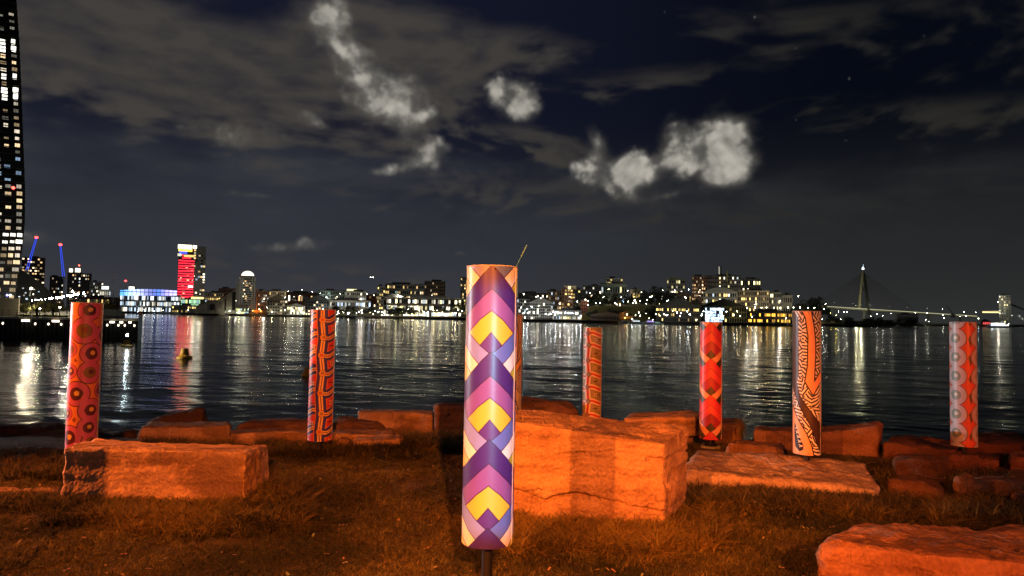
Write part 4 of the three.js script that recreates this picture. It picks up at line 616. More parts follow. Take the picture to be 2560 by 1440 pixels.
  for (let i = 0; i < 3; i++) { const p = col([264, 282, 300][i], top, 116), g = thing('planter_box', ['cream cube planter on the quay, nearest the circle patterned pole', 'middle cream cube planter on the quay end', 'smaller cream planter towards the quay end'][i], 'planter', p); const k = [1.6, 1.9, 1.1][i]; part(g, 'box', new RoundedBoxGeometry(k, k * 0.75, k, 2, 0.06), W.cream, [0, k * 0.375, 0]); part(g, 'rim', BOX, W.pale, [0, k * 0.76, 0], [k * 1.05, 0.08, k * 1.05]); }
  const post = thing('mooring_pile', 'orange and white mooring pile at the outer corner of the quay', 'pile', col(349, 0, 110.4)); part(post, 'shaft', CYL, W.pale, [0, 1.9, 0], [0.28, 4.6, 0.28]); part(post, 'cap', CYL, mat(0.7, 0.22, 0.08), [0, 4.3, 0], [0.3, 0.5, 0.3]);
  const kiosk = [[214, 780], [330, 776]];
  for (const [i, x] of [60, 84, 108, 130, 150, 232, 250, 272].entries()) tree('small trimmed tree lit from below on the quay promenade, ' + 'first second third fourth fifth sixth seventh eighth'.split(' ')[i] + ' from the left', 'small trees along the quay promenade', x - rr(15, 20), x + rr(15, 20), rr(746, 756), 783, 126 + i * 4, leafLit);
  lamp('large bright lantern above the quay, beside the curved dark roof', null, 78, 721, 150, { r: 0.42, k: 60, I: 5200, base: top, c: [1, 0.84, 0.55] });
  lamps('bright globe lamp in the receding row along the quay promenade', 'promenade globe lamps on the quay', [[209, 733, 185], [195, 735, 200], [181, 728, 215], [181, 738, 230], [169, 739, 250], [159, 741, 270], [149, 743, 300], [140, 744, 330], [131, 745, 360], [123, 747, 400], [113, 748, 440], [104, 749, 470], [96, 750, 500], [88, 750, 540], [80, 751, 560], [186, 736, 190], [176, 740, 205], [154, 743, 240], [145, 745, 280], [127, 747, 330]], { base: top, r: 0.24, k: 500, I: 1100, c: [1, 0.9, 0.7] });
  lamps('low lamp among the trees of the quay promenade', 'low lamps among the quay trees', [[100, 771, 121], [150, 768, 124], [196, 772, 122], [240, 768, 126], [66, 770, 128]], { base: top, r: 0.12, k: 160, I: 420, c: [1, 0.9, 0.66] });
  for (const [i, [x, h]] of [[92, 1.75], [132, 1.7], [206, 1.7]].entries()) { // far visitors, a few pixels tall
    const p = col(x, top, 117), g = thing('person', ['dark figure standing on the quay lawn below the lantern', 'dark figure standing at the middle of the quay railing', 'dark figure sitting height behind the circle pole on the quay'][i].replace('sitting height ', 'standing '), 'person', p), cloth = mat(0.03, 0.03, 0.035);
    part(g, 'body', join([geo.rod([-0.1, 0, 0], [-0.09, 0.85, 0], 0.07, 8, 0.1), geo.rod([0.1, 0, 0], [0.09, 0.85, 0], 0.07, 8, 0.1), geo.cyl(0.17, 0.21, 0.62, 0, 1.14, 0, 10), geo.rod([-0.24, 1.4, 0], [-0.27, 0.8, 0.04], 0.055, 7), geo.rod([0.24, 1.4, 0], [0.27, 0.8, 0.04], 0.055, 7), geo.cyl(0.06, 0.06, 0.14, 0, 1.5, 0, 8), new THREE.SphereGeometry(0.115, 10, 8).translate(0, 1.63, 0)]), cloth);
  }
}
// --- far left
building('apartment_tower', 'tall apartment block with many warm windows behind the blue cranes', 50, 108, 644, 1000, { f: 14, c: 7, lit: 0.5, wall: W.brown, tones: T.warm, trim: W.brown, ww: 0.8, wh: 0.5 });
building('office_block', 'dark block with scattered lights right of the second blue crane foot', 122, 156, 692, 980, { f: 8, c: 5, lit: 0.35, wall: W.dark });
{ const t = building('office_tower', 'dark stepped tower with two bright signs at its top, right of the blue cranes', 166, 226, 684, 960, { f: 9, c: 8, lit: 0.3, wall: W.dark, tones: T.mix });
  const u = t.dim, [a] = u.P.L(172, 700), [b, hb] = u.P.L(204, 671); part(t, 'upper_wall', BOX, W.dark, [(a + b) / 2, hb - 2 - (hb - 2 - u.h) / 2, -6], [b - a, hb - 2 - u.h, 10]); panel(t, 'lit_sign', 173, 182, 672, 680, T.white[2], 0.4); panel(t, 'lit_sign', 188, 201, 671, 680, T.white[2], 0.4); const [rx, ry] = u.P.L(198, 664); part(t, 'mast', CYL, steel, [rx, ry - 3, -4], [0.3, 7, 0.3]); part(t, 'beacon_light', BALL, glow(1, 0.08, 0.05, 12), [rx, ry - 2 + 0.5, -4], [0.9, 0.9, 0.9]); }
building('office_block', 'grey block with fine window strips left of the thin mast', 222, 256, 705, 930, { f: 6, c: 6, lit: 0.45, wall: W.grey, tones: T.white });
building('low_building', 'long low brown building with small orange lights behind the quay trees', 196, 306, 744, 860, { f: 2, c: 12, lit: 0.3, wall: W.brick, tones: T.gold });
{ const t = building('low_building', 'low white lit kiosk building right of the office blocks', 248, 276, 724, 900, { f: 3, c: 4, lit: 0.7, wall: W.white, tones: T.white }); panel(t, 'lit_sign', 254, 272, 716, 723, T.cool[2]); }
{ // curved dark roof
  const D = 640, P = facing(88, D), t = thing('curved_building', 'dark glass building with a sweeping curved roof behind the quay', 'building', [P.O.x, 2, P.O.z], P.yaw), s = new THREE.Shape(), pts = [[20, 662], [45, 672], [70, 687], [95, 706], [115, 722], [128, 738], [130, 752]].map(([x, y]) => { const q = P.L(x, y); return new THREE.Vector2(q[0], q[1] - 2); });
  s.moveTo(pts[0].x - 12, 0); s.lineTo(pts[0].x - 12, pts[0].y); s.splineThru(pts); s.lineTo(pts[6].x, 0); s.closePath();
  part(t, 'wall', new THREE.ExtrudeGeometry(s, { depth: 24, bevelEnabled: false }), mat(0.05, 0.055, 0.06, 0.35), [0, 0, -24]);
  part(t, 'roof_edge', new THREE.TubeGeometry(new THREE.CatmullRomCurve3(pts.map((p) => new THREE.Vector3(p.x, p.y + 0.4, 0))), 30, 0.55, 6), mat(0.35, 0.34, 0.33), [0, 0, 0]);
  for (let i = 0; i < 14; i++) { const [x, y] = P.L(rr(48, 105), rr(718, 748)); part(t, 'lit_window', BOX, pick([...T.white, ...T.cool]), [x, y - 2, 0.1], [rr(0.8, 1.6), rr(0.7, 1.5), 0.2]); }
}
function crane(label, foot, tip) {
  const D = 900, P = facing(foot[0], D), t = thing('luffing_crane', label, 'crane', [P.O.x, 2, P.O.z], P.yaw), L = ([x, y]) => { const q = P.L(x, y); return new THREE.Vector3(q[0], q[1] - 2, 0); }, a = L(foot), b = L(tip), n = 11, bl = glow(0.03, 0.09, 1, 1.1);
  part(t, 'tower_mast', join([geo.rod([a.x, 0, -0.8], [a.x, a.y, -0.8], 0.25), geo.rod([a.x + 1.6, 0, -0.8], [a.x + 1.6, a.y, -0.8], 0.25)]), W.dark);
  part(t, 'cab', BOX, W.grey, [a.x, a.y - 1, 0], [3.6, 2.6, 2.6]);
  const d = b.clone().sub(a), nrm = new THREE.Vector3(-d.y, d.x, 0).normalize().multiplyScalar(1.1), chord = [];
  for (let i = 0; i < n; i++) { const p = a.clone().addScaledVector(d, i / n), q = a.clone().addScaledVector(d, (i + 1) / n), k = i % 2 ? 1 : -1; chord.push(geo.rod(p.clone().addScaledVector(nrm, k), q.clone().addScaledVector(nrm, -k), 0.22)); }
  for (const k of [1, -1]) part(t, 'jib_light_strip', geo.rod(a.clone().addScaledVector(nrm, k), b.clone().addScaledVector(nrm, k * 0.6), 0.42), bl);
  part(t, 'jib_lattice', join(chord), W.blue);
  part(t, 'beacon_light', BALL, glow(1, 0.05, 0.05, 7), [b.x, b.y + 0.8, 0], [2.1, 1.6, 1.6]);
}
crane('blue lit crane leaning right beside the tower, in front of the apartment block', [67, 676], [91, 595]);
crane('blue lit crane leaning left, standing free right of the first one', [159, 692], [151, 613]);
{ const D = 800, m = (label, x, y0, y1, red) => { const P = facing(x, D), t = thing('mast', label, 'mast', [P.O.x, 2, P.O.z], P.yaw), [a, h] = P.L(x, y0); part(t, 'pole', geo.rod([a, 0, 0], [a, h - 2, 0], red ? 0.22 : 0.4, 8, red ? 0.2 : 0.3), W.pale); if (red) part(t, 'beacon_light', BALL, glow(1, 0.05, 0.05, 8), [a, h - 1.6, 0], [1.3, 1, 1]); };
  m('tall plain pale mast left of the blue roofed hall', 286, 680, 760); m('slim mast with a red light above the blue roofed hall', 314, 703, 760, true); }
{ // hall; glowing panels stand in for the blue light washing its roof
  const t = building('convention_hall', 'long glass hall with a glowing blue roof left of the red tower', 300, 452, 738, 830, { f: 3, c: 26, lit: 0.8, wall: W.grey, tones: [...T.cool, ...T.white, ...T.cool], dep: 26, roof: 'none', ww: 0.85, wh: 0.7 });
  const u = t.dim, n = 14;
  for (let i = 0; i < n; i++) { const x0 = 300 + i * 10.2, k = i / n, yA = 728 - 5 * Math.sin(k * 2.6 + 0.5), yB = 739; panel(t, 'roof_glow_panel', x0, x0 + 9.6, yA, yB, glow(0.10 + 0.35 * Math.abs(Math.sin(k * 5)), 0.42 + 0.15 * Math.sin(k * 7), 1, 1.7 + 0.8 * Math.sin(k * 9)), 1.6, 0.6); }
  part(t, 'roof', BOX, W.roof, [u.cx, u.h + 3.6, -12], [u.w + 3, 0.8, 30]);
  panel(t, 'lit_sign', 322, 336, 717, 723, T.white[2], 0.4);
}
{ // red lit hotel tower
  const t = building('hotel_tower', 'tall hotel tower, its left half striped with red light', 442, 482, 613, 960, { f: 24, c: 3, lit: 0.10, wall: mat(0.03, 0.03, 0.035, 0.4), tones: T.warm, fins: false, slabs: false, roof: 'none', dep: 20 });
  const u = t.dim;
  const [rx0] = u.P.L(482, 700), [rx1] = u.P.L(512, 700), [, rh] = u.P.L(497, 616), hh = rh - 2;
  part(t, 'dark_wall', BOX, mat(0.20, 0.20, 0.18, 0.4), [(rx0 + rx1) / 2 + 0.1, hh / 2, -10], [rx1 - rx0, hh, 20]);
  for (let k = 1; k < 25; k++) part(t, 'floor_slab', BOX, W.grey, [(rx0 + rx1) / 2, k * hh / 25, -9.9], [rx1 - rx0 + 0.3, 0.35, 20.4]);
  for (let i = 0; i < 46; i++) { const k = Math.floor(rr(2, 24)), x = rx0 + (rx1 - rx0) * (Math.floor(rr(0, 5)) + 0.5) / 5; if (rnd() < 0.62) part(t, 'lit_window', BOX, pick(T.mix), [x, (k + 0.5) * hh / 25, 0.1], [2.4, 2.2, 0.2]); else part(t, 'window', BOX, glass, [x, (k + 0.5) * hh / 25, 0.1], [2.4, 2.2, 0.2]); }
  const redLed = [glow(1, 0.012, 0.035, 3.6), glow(1, 0.016, 0.04, 2.6)];
  for (let k = 1; k < 23; k++) { if (k === 3 || k === 4) continue; const y = k * u.h / 26; part(t, 'led_light_strip', BOX, redLed[k % 2], [u.cx, y, 0.25], [u.w * (k > 20 ? 0.55 : 0.98), u.h / 26 * 0.45, 0.3]); if (rnd() < 0.7) part(t, 'lit_window', BOX, pick(T.warm), [u.a + rr(0.1, 0.9) * u.w, y + 1.2, 0.5], [rr(1.5, 3), 0.8, 0.2]); }
  panel(t, 'lit_sign', 445, 480, 613, 622, glow(1, 0.93, 0.6, 3), 0.5); panel(t, 'lit_sign', 446, 481, 622, 628, glow(1, 0.62, 0.08, 2), 0.5); panel(t, 'light_panel', 448, 468, 629, 634, glow(0.05, 0.08, 1, 2), 0.5); panel(t, 'light_panel', 444, 454, 634, 640, T.white[1], 0.5); panel(t, 'lit_sign', 482, 492, 614, 621, T.white[2], 0.5); panel(t, 'lit_sign', 460, 486, 638, 642, T.gold[1], 0.5); panel(t, 'light_panel', 470, 482, 714, 719, T.cool[2], 0.7);
  const [mx, my] = u.P.L(467, 606); part(t, 'mast', CYL, steel, [mx, my - 4, -6], [0.3, 8, 0.3]);
}
{ const t = building('podium', 'green lit glass podium at the foot of the red striped tower', 452, 516, 748, 800, { f: 3, c: 12, lit: 0.85, wall: W.grey, tones: [...tone(0.5, 1, 0.55, 0.8, 1.5), ...tone(0.5, 0.85, 1, 0.7), ...tone(1, 0.95, 0.3, 1.6)], ww: 0.9, wh: 0.8 }); panel(t, 'light_strip', 478, 508, 743, 747, T.gold[2]); }
building('low_building', 'low dark waterfront building with yellow openings before the green podium', 430, 496, 764, 755, { f: 2, c: 9, lit: 0.6, wall: W.dark, tones: T.gold, dep: 10 });
building('low_building', 'brown building with orange crane lights behind the museum roof', 545, 592, 722, 900, { f: 5, c: 5, lit: 0.2, wall: W.brick });
building('low_building', 'pale box building with a lit roof edge right of the red tower', 512, 556, 732, 880, { f: 4, c: 6, lit: 0.25, wall: W.cream, tones: T.gold });
{ // museum with sail roofs
  const D = 728, P = facing(540, D), t = thing('museum', 'pale museum halls with curved sail roofs and the word museum', 'museum', [P.O.x, 2, P.O.z], P.yaw), L = (x, y) => { const q = P.L(400 + x / 5.953, 590 + y / 5.953); return new THREE.Vector2(q[0], q[1] - 2); };
  const hall = (pts, x1, dz) => { const v = pts.map(([x, y]) => L(x, y)), s = new THREE.Shape(); s.moveTo(v[0].x, 0); s.lineTo(v[0].x, v[0].y); s.splineThru(v.slice(1)); s.lineTo(v[v.length - 1].x, 0); s.closePath(); part(t, 'wall', new THREE.ExtrudeGeometry(s, { depth: 30, bevelEnabled: false, curveSegments: 16 }), W.pale, [0, 0, -30 + dz]); const c = new THREE.CatmullRomCurve3(v.map((p) => new THREE.Vector3(p.x, p.y + 0.5, 0))); const rs = c.getPoints(14); for (let i = 0; i < 14; i++) { const A = rs[i], B = rs[i + 1]; part(t, 'roof_panel', BOX, W.red, [(A.x + B.x) / 2, (A.y + B.y) / 2, -14.5 + dz], [A.distanceTo(B) + 0.05, 0.5, 31.4]).rotation.z = Math.atan2(B.y - A.y, B.x - A.x); } };
  hall([[535, 1070], [600, 1020], [700, 985], [828, 968]], 828, 0); hall([[836, 985], [900, 935], [960, 900], [984, 885]], 984, 0.8); hall([[990, 882], [1050, 838], [1100, 805], [1132, 788]], 1132, 0.2);
  for (const [x0, x1, y0] of [[742, 816, 1010], [962, 984, 930], [1076, 1120, 830]]) for (let i = 0; i < 4; i++) { const a = L(x0 + (x1 - x0) * (i + 0.1) / 4, y0), b = L(x0 + (x1 - x0) * (i + 0.85) / 4, 1105); part(t, 'louvre', BOX, W.dark, [(a.x + b.x) / 2, (a.y + b.y) / 2, 1.0], [b.x - a.x, a.y - b.y, 0.3]); }
  const [c, g] = canvas(128, 128); g.fillStyle = '#c9cabf'; g.fillRect(0, 0, 128, 128); g.fillStyle = '#23241f'; g.font = 'bold 40px sans-serif'; g.textBaseline = 'middle'; ['MU', 'SEA', 'UM'].forEach((w, i) => g.fillText(w, 8, 24 + i * 40));
  const a = L(872, 980), b = L(958, 1084), pl = new THREE.PlaneGeometry(b.x - a.x, a.y - b.y), sign = part(t, 'lettering', BOX, [W.pale, W.pale, W.pale, W.pale, new THREE.MeshStandardMaterial({ map: canvasTex(c), roughness: 0.85 }), W.pale], [(a.x + b.x) / 2, (a.y + b.y) / 2, 0.95], [b.x - a.x, a.y - b.y, 0.2]);
}
{ // domed round tower
  const D = 880, P = facing(616, D), t = thing('round_tower', 'round banded tower under a glowing white dome', 'tower', [P.O.x, 2, P.O.z], P.yaw), [x1] = P.L(640, 740), r = x1, yT = P.L(616, 692)[1] - 2, wallM = W.white;
  part(t, 'wall', new THREE.CylinderGeometry(r * 0.92, r * 0.92, yT, 40), W.dark, [0, yT / 2, -r]);
  const n = 17; for (let k = 0; k < n; k++) part(t, 'balcony_band', new THREE.CylinderGeometry(r * 0.97, r * 0.97, yT / n * 0.5, 40), wallM, [0, (k + 0.5) * yT / n, -r]);
  for (const a of [-0.95, -0.6, 0.62, 0.98]) part(t, 'rib', BOX, wallM, [Math.sin(a) * r, yT / 2, -r + Math.cos(a) * r], [1.8, yT, 1.8]);
  part(t, 'wing', BOX, W.pale, [-r * 1.0, yT * 0.44, -r * 1.2], [r * 0.5, yT * 0.88, r]);
  part(t, 'dome_glow', new THREE.SphereGeometry(r * 0.72, 32, 14, 0, 6.284, 0, Math.PI / 2), glow(1, 0.9, 0.68, 2.2), [0, yT + 1.5, -r], [1, 0.85, 1]); part(t, 'drum', new THREE.CylinderGeometry(r * 0.8, r * 0.86, 2, 36), wallM, [0, yT + 0.8, -r]);  // dome surface glows by itself, no lamp is set in it
  for (let i = 0; i < 26; i++) { const a = rr(-0.7, 0.7), k = Math.floor(rr(1, n)); part(t, 'lit_window', BOX, pick(T.warm), [Math.sin(a) * r * 0.93, k * yT / n, -r + Math.cos(a) * r * 0.93], [2, 1.3, 0.4]).rotation.y = a; }
}
{ // glowing gabled market
  const t = building('pavilion', 'small pavilion with a bright yellow gable at the foot of the domed tower', 590, 622, 770, 722, { f: 2, c: 6, lit: 1, wall: W.pale, tones: [...tone(1, 0.95, 0.35, 2, 3), ...tone(0.7, 0.95, 1, 1.4)], roof: 'gable', rh: 6, roofMat: W.pale, dep: 12 });
}
{ // orange lit tall ship
  const D = 700, P = facing(641, D), t = thing('mast_ship', 'museum ship with orange lit mast and yards', 'ship', [P.O.x, 0, P.O.z], P.yaw), L = (x, y) => { const q = P.L(x, y); return new THREE.Vector3(q[0], q[1], 0); }, or = mat(0.75, 0.32, 0.10);  // orange light on spars, rigging and deckhouse put into their colour
  const s = new THREE.Shape(), h = [[612, 783], [616, 793], [664, 793], [670, 781], [640, 785]].map(([x, y]) => L(x, y)); h.forEach((v, i) => (i ? s.lineTo(v.x, v.y) : s.moveTo(v.x, v.y))); s.closePath();
  part(t, 'hull', new THREE.ExtrudeGeometry(s, { depth: 5, bevelEnabled: true, bevelSize: 0.3, bevelThickness: 0.5, bevelSegments: 2 }), W.dark, [0, 0, -2.5]);
  part(t, 'mast', geo.rod(L(642, 785), L(641, 719), 0.55, 8, 0.25), or); for (const [y, w] of [[734, 9], [746, 13], [762, 16]]) part(t, 'yard', geo.rod(L(641 - w, y + 1.5), L(641 + w, y), 0.3), or);
  for (const [x0, y0, x1, y1] of [[641, 722, 616, 784], [641, 722, 666, 783], [641, 735, 628, 783], [641, 735, 655, 783]]) part(t, 'rigging', geo.rod(L(x0, y0), L(x1, y1), 0.12), or); part(t, 'deckhouse', BOX, or, [L(645, 780).x, L(645, 778).y, 0], [9, 2.4, 3]);
  lamps('small deck lamp on the orange lit ship', 'lamps on the orange ship', [[632, 777, 694], [652, 777, 694]], { c: [1, 0.42, 0.08], I: 900, r: 0.22, k: 120, base: 1, post: false });
}
building('brick_block', 'brown brick block right behind the orange lit ship', 640, 671, 728, 800, { f: 6, c: 5, lit: 0.12, wall: W.brick });
building('stone_block', 'cream stone block with small windows behind the gabled sheds', 668, 714, 728, 820, { f: 4, c: 8, lit: 0.15, wall: W.cream, tones: T.gold });
building('gabled_shed', 'grey gabled wharf shed left of the white pavilions', 668, 718, 750, 722, { f: 4, c: 6, lit: 0.3, wall: W.grey, tones: T.warm, roof: 'gable', rh: 6.5, dep: 30 });
building('white_pavilion', 'cluster of bright white stall roofs between the two gabled sheds', 718, 762, 765, 716, { f: 2, c: 8, lit: 0.8, wall: W.white, tones: T.lux, roof: 'gable', rh: 3, roofMat: W.white, dep: 8 });
building('gabled_shed', 'pale gabled wharf shed right behind the net patterned pole', 763, 822, 752, 722, { f: 4, c: 7, lit: 0.45, wall: W.grey, tones: T.warm, roof: 'gable', rh: 7, dep: 30 });
{ const t = building('office_block', 'wide pale modern office block with green glass', 795, 866, 727, 860, { f: 5, c: 9, lit: 0.25, wall: W.green, tones: [...T.green, ...T.white] }); panel(t, 'lit_sign', 867, 892, 723, 729, T.lux[5] || T.white[2], -1); }
building('office_block', 'white framed wing at the right end of the pale modern block', 862, 914, 729, 850, { f: 4, c: 8, lit: 0.35, wall: W.white, tones: T.white });
building('low_building', 'long low white wing under the pale modern block', 815, 926, 751, 830, { f: 2, c: 18, lit: 0.3, wall: W.white, tones: [...T.white, ...T.blue] });
building('low_building', 'low row of reddish houses on the rise right of the pale modern block', 700, 800, 732, 1000, { f: 2, c: 12, lit: 0.2, wall: W.brick });
building('low_building', 'reddish lit terrace between the pale block and the grey corner tower', 916, 962, 738, 900, { f: 4, c: 6, lit: 0.25, wall: W.red, tones: T.warm });
building('corner_tower', 'slim grey corner tower with yellow windows and a lit crown', 942, 962, 716, 820, { f: 7, c: 3, lit: 0.6, wall: W.grey, tones: T.gold });
building('apartment_block', 'long apartment block with crowded warm windows, left of the brown tower', 962, 1058, 711, 840, { f: 5, c: 15, lit: 0.55, wall: W.grey, tones: [...T.warm, ...T.gold, T.green[0], T.white[2]] });
building('arched_hall', 'hall with a curved dark roof in front of the long apartment block', 958, 1012, 745, 770, { f: 2, c: 5, lit: 0.2, wall: W.grey, roof: 'curve', rh: 5, tones: T.white });
building('apartment_tower', 'brown apartment tower with a stepped dark top left of the nearest pole', 1060, 1112, 704, 850, { f: 8, c: 8, lit: 0.22, wall: W.brown, tones: T.warm });
building('apartment_tower', 'slim grey tower half hidden by the left edge of the nearest pole', 1150, 1186, 694, 880, { f: 10, c: 6, lit: 0.3, wall: W.pale, tones: T.gold });
building('glass_pavilion', 'long brilliantly lit glass terminal left of the nearest pole', 966, 1152, 746, 730, { f: 3, c: 26, lit: 0.85, litRows: [0.95, 0.95, 0.75], wall: W.brown, tones: T.lux, ww: 0.86, wh: 0.62, dep: 24, roofMat: W.pale, trim: W.grey });
lamps('floodlight lamp before the bright glass terminal', 'lamps along the waterfront left of the nearest pole', [[945, 780, 690], [960, 782, 690], [985, 786, 686], [1010, 788, 684], [1060, 780, 680], [1085, 784, 676], [1100, 784, 672], [1120, 786, 668], [1140, 782, 662], [925, 782, 694], [1048, 776, 690]], { I: 420, k: 300, c: [1, 0.82, 0.46] });
lamps('small lamp on the museum quay', 'lamps along the museum quay', [[470, 776, 742], [520, 778, 738], [552, 776, 730], [574, 778, 726], [598, 780, 720], [680, 780, 716], [712, 776, 714], [732, 776, 714], [752, 778, 714], [845, 780, 700], [872, 782, 698], [905, 783, 696]], { I: 300, k: 300, c: [1, 0.9, 0.6] });
lamps('cool lamp on the quay before the blue roofed hall', 'lamps before the blue roofed hall', [[362, 776, 812], [385, 778, 800], [408, 776, 790], [432, 777, 780], [345, 779, 818]], { I: 520, k: 220, c: [0.66, 0.82, 1] });
lamp('strong green yellow floodlight under the green podium', null, 493, 772, 742, { I: 1400, k: 300, c: [0.9, 1, 0.22] });

// --- right of the nearest pole
building('back_house', 'dark houses with a few lit windows behind the white framed wharf', 1296, 1372, 734, 760, { f: 4, c: 9, lit: 0.22, wall: W.dark });
building('back_house', 'dark flats with orange and blue windows left of the brick apartments', 1366, 1408, 728, 740, { f: 5, c: 6, lit: 0.5, wall: W.brown, tones: [...T.warm, ...T.cool] });
building('wharf_house', 'white framed gabled wharf house with open galleries right of the nearest pole', 1322, 1382, 757, 640, { f: 5, c: 9, lit: 0.16, wall: W.grey, trim: W.white, tones: T.white, roof: 'gable', rh: 6, dep: 30, ww: 0.8, wh: 0.74 });
building('wharf_house', 'lower white framed wharf wing beside the nearest pole', 1292, 1324, 748, 650, { f: 5, c: 5, lit: 0.3, wall: W.grey, trim: W.white, tones: T.white, ww: 0.8, wh: 0.7 });
{ const t = building('brick_apartments', 'square brown brick apartment block with a pale lit rooftop', 1403, 1432, 722, 690, { f: 7, c: 3, lit: 0.5, wall: W.brick, tones: T.gold }); panel(t, 'rooftop_wall', 1410, 1441, 714, 722, W.cream, -6, 8); panel(t, 'lit_sign', 1420, 1427, 716, 723, T.lux[5] || T.white[2], 0.6); }
building('brick_apartments', 'dark side wing of the brick apartment block', 1431, 1464, 725, 700, { f: 8, c: 4, lit: 0.14, wall: W.dark, tones: T.gold });
building('brick_wall_house', 'reddish brick end wall beside the dark wing', 1453, 1470, 752, 660, { f: 5, c: 2, lit: 0.1, wall: W.red });
building('restaurant', 'low restaurant row glowing white and orange at the water edge', 1382, 1454, 776, 625, { f: 2, c: 20, litRows: [0.85, 0.5], wall: W.grey, tones: [...T.lux, ...T.gold, ...T.blue], dep: 12 });
building('apartment_block', 'dark apartment block with scattered lights left of the stepped block', 1457, 1503, 715, 780, { f: 6, c: 6, lit: 0.28, wall: W.dark, tones: [...T.warm, ...T.white] });
building('apartment_block', 'stepped pale apartment block on the hill, lower part', 1502, 1566, 709, 800, { f: 3, c: 8, lit: 0.5, wall: W.green, tones: [...T.lux, ...T.blue] });
building('apartment_block', 'narrow top storeys of the stepped pale block', 1514, 1556, 696, 806, { f: 5, c: 6, lit: 0.35, wall: W.pale, tones: T.gold, base: 30 });
building('apartment_tower', 'square lit apartment tower with a green top on the hill', 1666, 1712, 698, 850, { f: 6, c: 6, lit: 0.42, wall: W.grey, tones: T.lux, roofMat: mat(0.3, 0.34, 0.14) });
building('house', 'dark hillside house with lit gable below the square tower', 1652, 1690, 733, 720, { f: 3, c: 5, lit: 0.25, wall: W.dark });
building('house', 'rounded hillside house with a glowing bay below the square tower', 1690, 1728, 736, 720, { f: 3, c: 5, lit: 0.4, wall: W.brown, tones: T.gold, roof: 'curve', rh: 2.5 });
building('house', 'small lit house on the crest among dark trees', 1575, 1600, 724, 760, { f: 2, c: 3, lit: 0.6, wall: W.cream, tones: T.gold });
building('house', 'low shed with lamps among the trees of the park', 1528, 1552, 752, 690, { f: 2, c: 4, lit: 0.6, wall: W.brown, tones: T.lux });
building('apartment_block', 'broad apartment block with many lights under the bridge like tower top, left part', 1730, 1768, 691, 830, { f: 10, c: 6, lit: 0.42, wall: W.brick, tones: T.warm });
{ const t = building('apartment_block', 'broad apartment block with many lights, middle part with a white topped chimney', 1764, 1852, 690, 835, { f: 9, c: 12, lit: 0.30, wall: W.grey, tones: [...T.gold, ...T.lux], trim: W.brown });
  const u = t.dim, [a] = u.P.L(1796, 690), [b, hb] = u.P.L(1804, 664); part(t, 'chimney', BOX, W.dark, [(a + b) / 2, (u.h + hb - 2) / 2, -5], [b - a, hb - 2 - u.h, 4]); panel(t, 'light_strip', 1796.5, 1799.5, 666, 685, T.white[0], -2.6, 0.3); panel(t, 'stair_tower', 1815, 1820, 678, 705, mat(0.42, 0.40, 0.2), 0.9, 2); }
building('apartment_block', 'dark right wing of the broad apartment block with balconies', 1852, 1901, 698, 820, { f: 5, c: 8, lit: 0.36, wall: W.dark, tones: T.lux, trim: W.grey });
building('apartment_block', 'curved roof apartments with wide lit bays in front of the broad block', 1758, 1842, 730, 700, { f: 4, c: 11, lit: 0.42, wall: W.grey, trim: W.pale, tones: [...T.gold, ...T.cool], roof: 'curve', rh: 5, roofMat: W.dark });
building('apartment_block', 'cream gridded apartments right of the curved roof', 1843, 1922, 727, 690, { f: 5, c: 12, lit: 0.2, wall: W.brown, trim: W.cream, tones: T.gold });
building('apartment_block', 'end apartments stepping down to the right above the lamp row', 1921, 1954, 731, 700, { f: 4, c: 6, lit: 0.4, wall: W.grey, tones: T.lux });
building('house', 'small pale end house on the slope above the lamp row', 1952, 1980, 738, 705, { f: 3, c: 4, lit: 0.3, wall: W.pale, tones: T.white });
// wharf sheds
building('wharf_shed', 'long dark finger wharf shed with a row of yellow windows, left part', 1640, 1752, 768, 600, { f: 3, c: 18, lit: 0.10, litRows: [0.08, 0.2, 0.7], wall: W.dark, tones: T.gold, roof: 'gable', rh: 8.5, roofMat: mat(0.10, 0.11, 0.10), dep: 40, trim: W.dark });
building('wharf_shed', 'dark finger wharf shed with lit pilasters and a blue roof, right part', 1752, 1866, 766, 602, { f: 3, c: 14, lit: 0.15, wall: W.dark, tones: [...T.gold, ...T.cool], roof: 'gable', rh: 7, roofMat: mat(0.03, 0.04, 0.09), dep: 40, trim: mat(0.35, 0.34, 0.14) });  // yellowish trim stands in for the light on the pilasters
building('glass_entrance', 'brilliant blue white glass entrance in the middle of the finger wharf', 1763, 1810, 769, 592, { f: 4, c: 9, lit: 0.95, wall: W.blue, tones: [...tone(0.5, 0.72, 1, 1.2, 2.4), ...tone(0.8, 0.92, 1, 4)], ww: 0.9, wh: 0.8, dep: 10 });
building('boathouse', 'low boathouse glowing amber behind the moored boats', 1866, 1990, 780, 612, { f: 2, c: 20, lit: 0.72, wall: W.brown, tones: tone(1, 0.52, 0.06, 0.7, 1.6, 2.6), dep: 12, ww: 0.75 });
building('low_building', 'long low brown building under the dark park wall', 1478, 1556, 787, 610, { f: 1, c: 12, lit: 0.2, wall: W.brown, tones: T.gold, roof: 'gable', rh: 3.2, dep: 10, roofMat: mat(0.14, 0.08, 0.05) });
lamps('bright lamp of the even row above the amber boathouse', 'row of lamps above the boathouse', [[1868, 769, 640], [1888, 769, 642], [1904, 769, 644], [1916, 769, 646], [1934, 769, 648], [1950, 769, 650], [1970, 769, 652], [1984, 769, 654], [2000, 769, 656], [2020, 769, 660], [2036, 770, 664]], { I: 260, k: 420, c: [1, 0.84, 0.42], base: 6 });
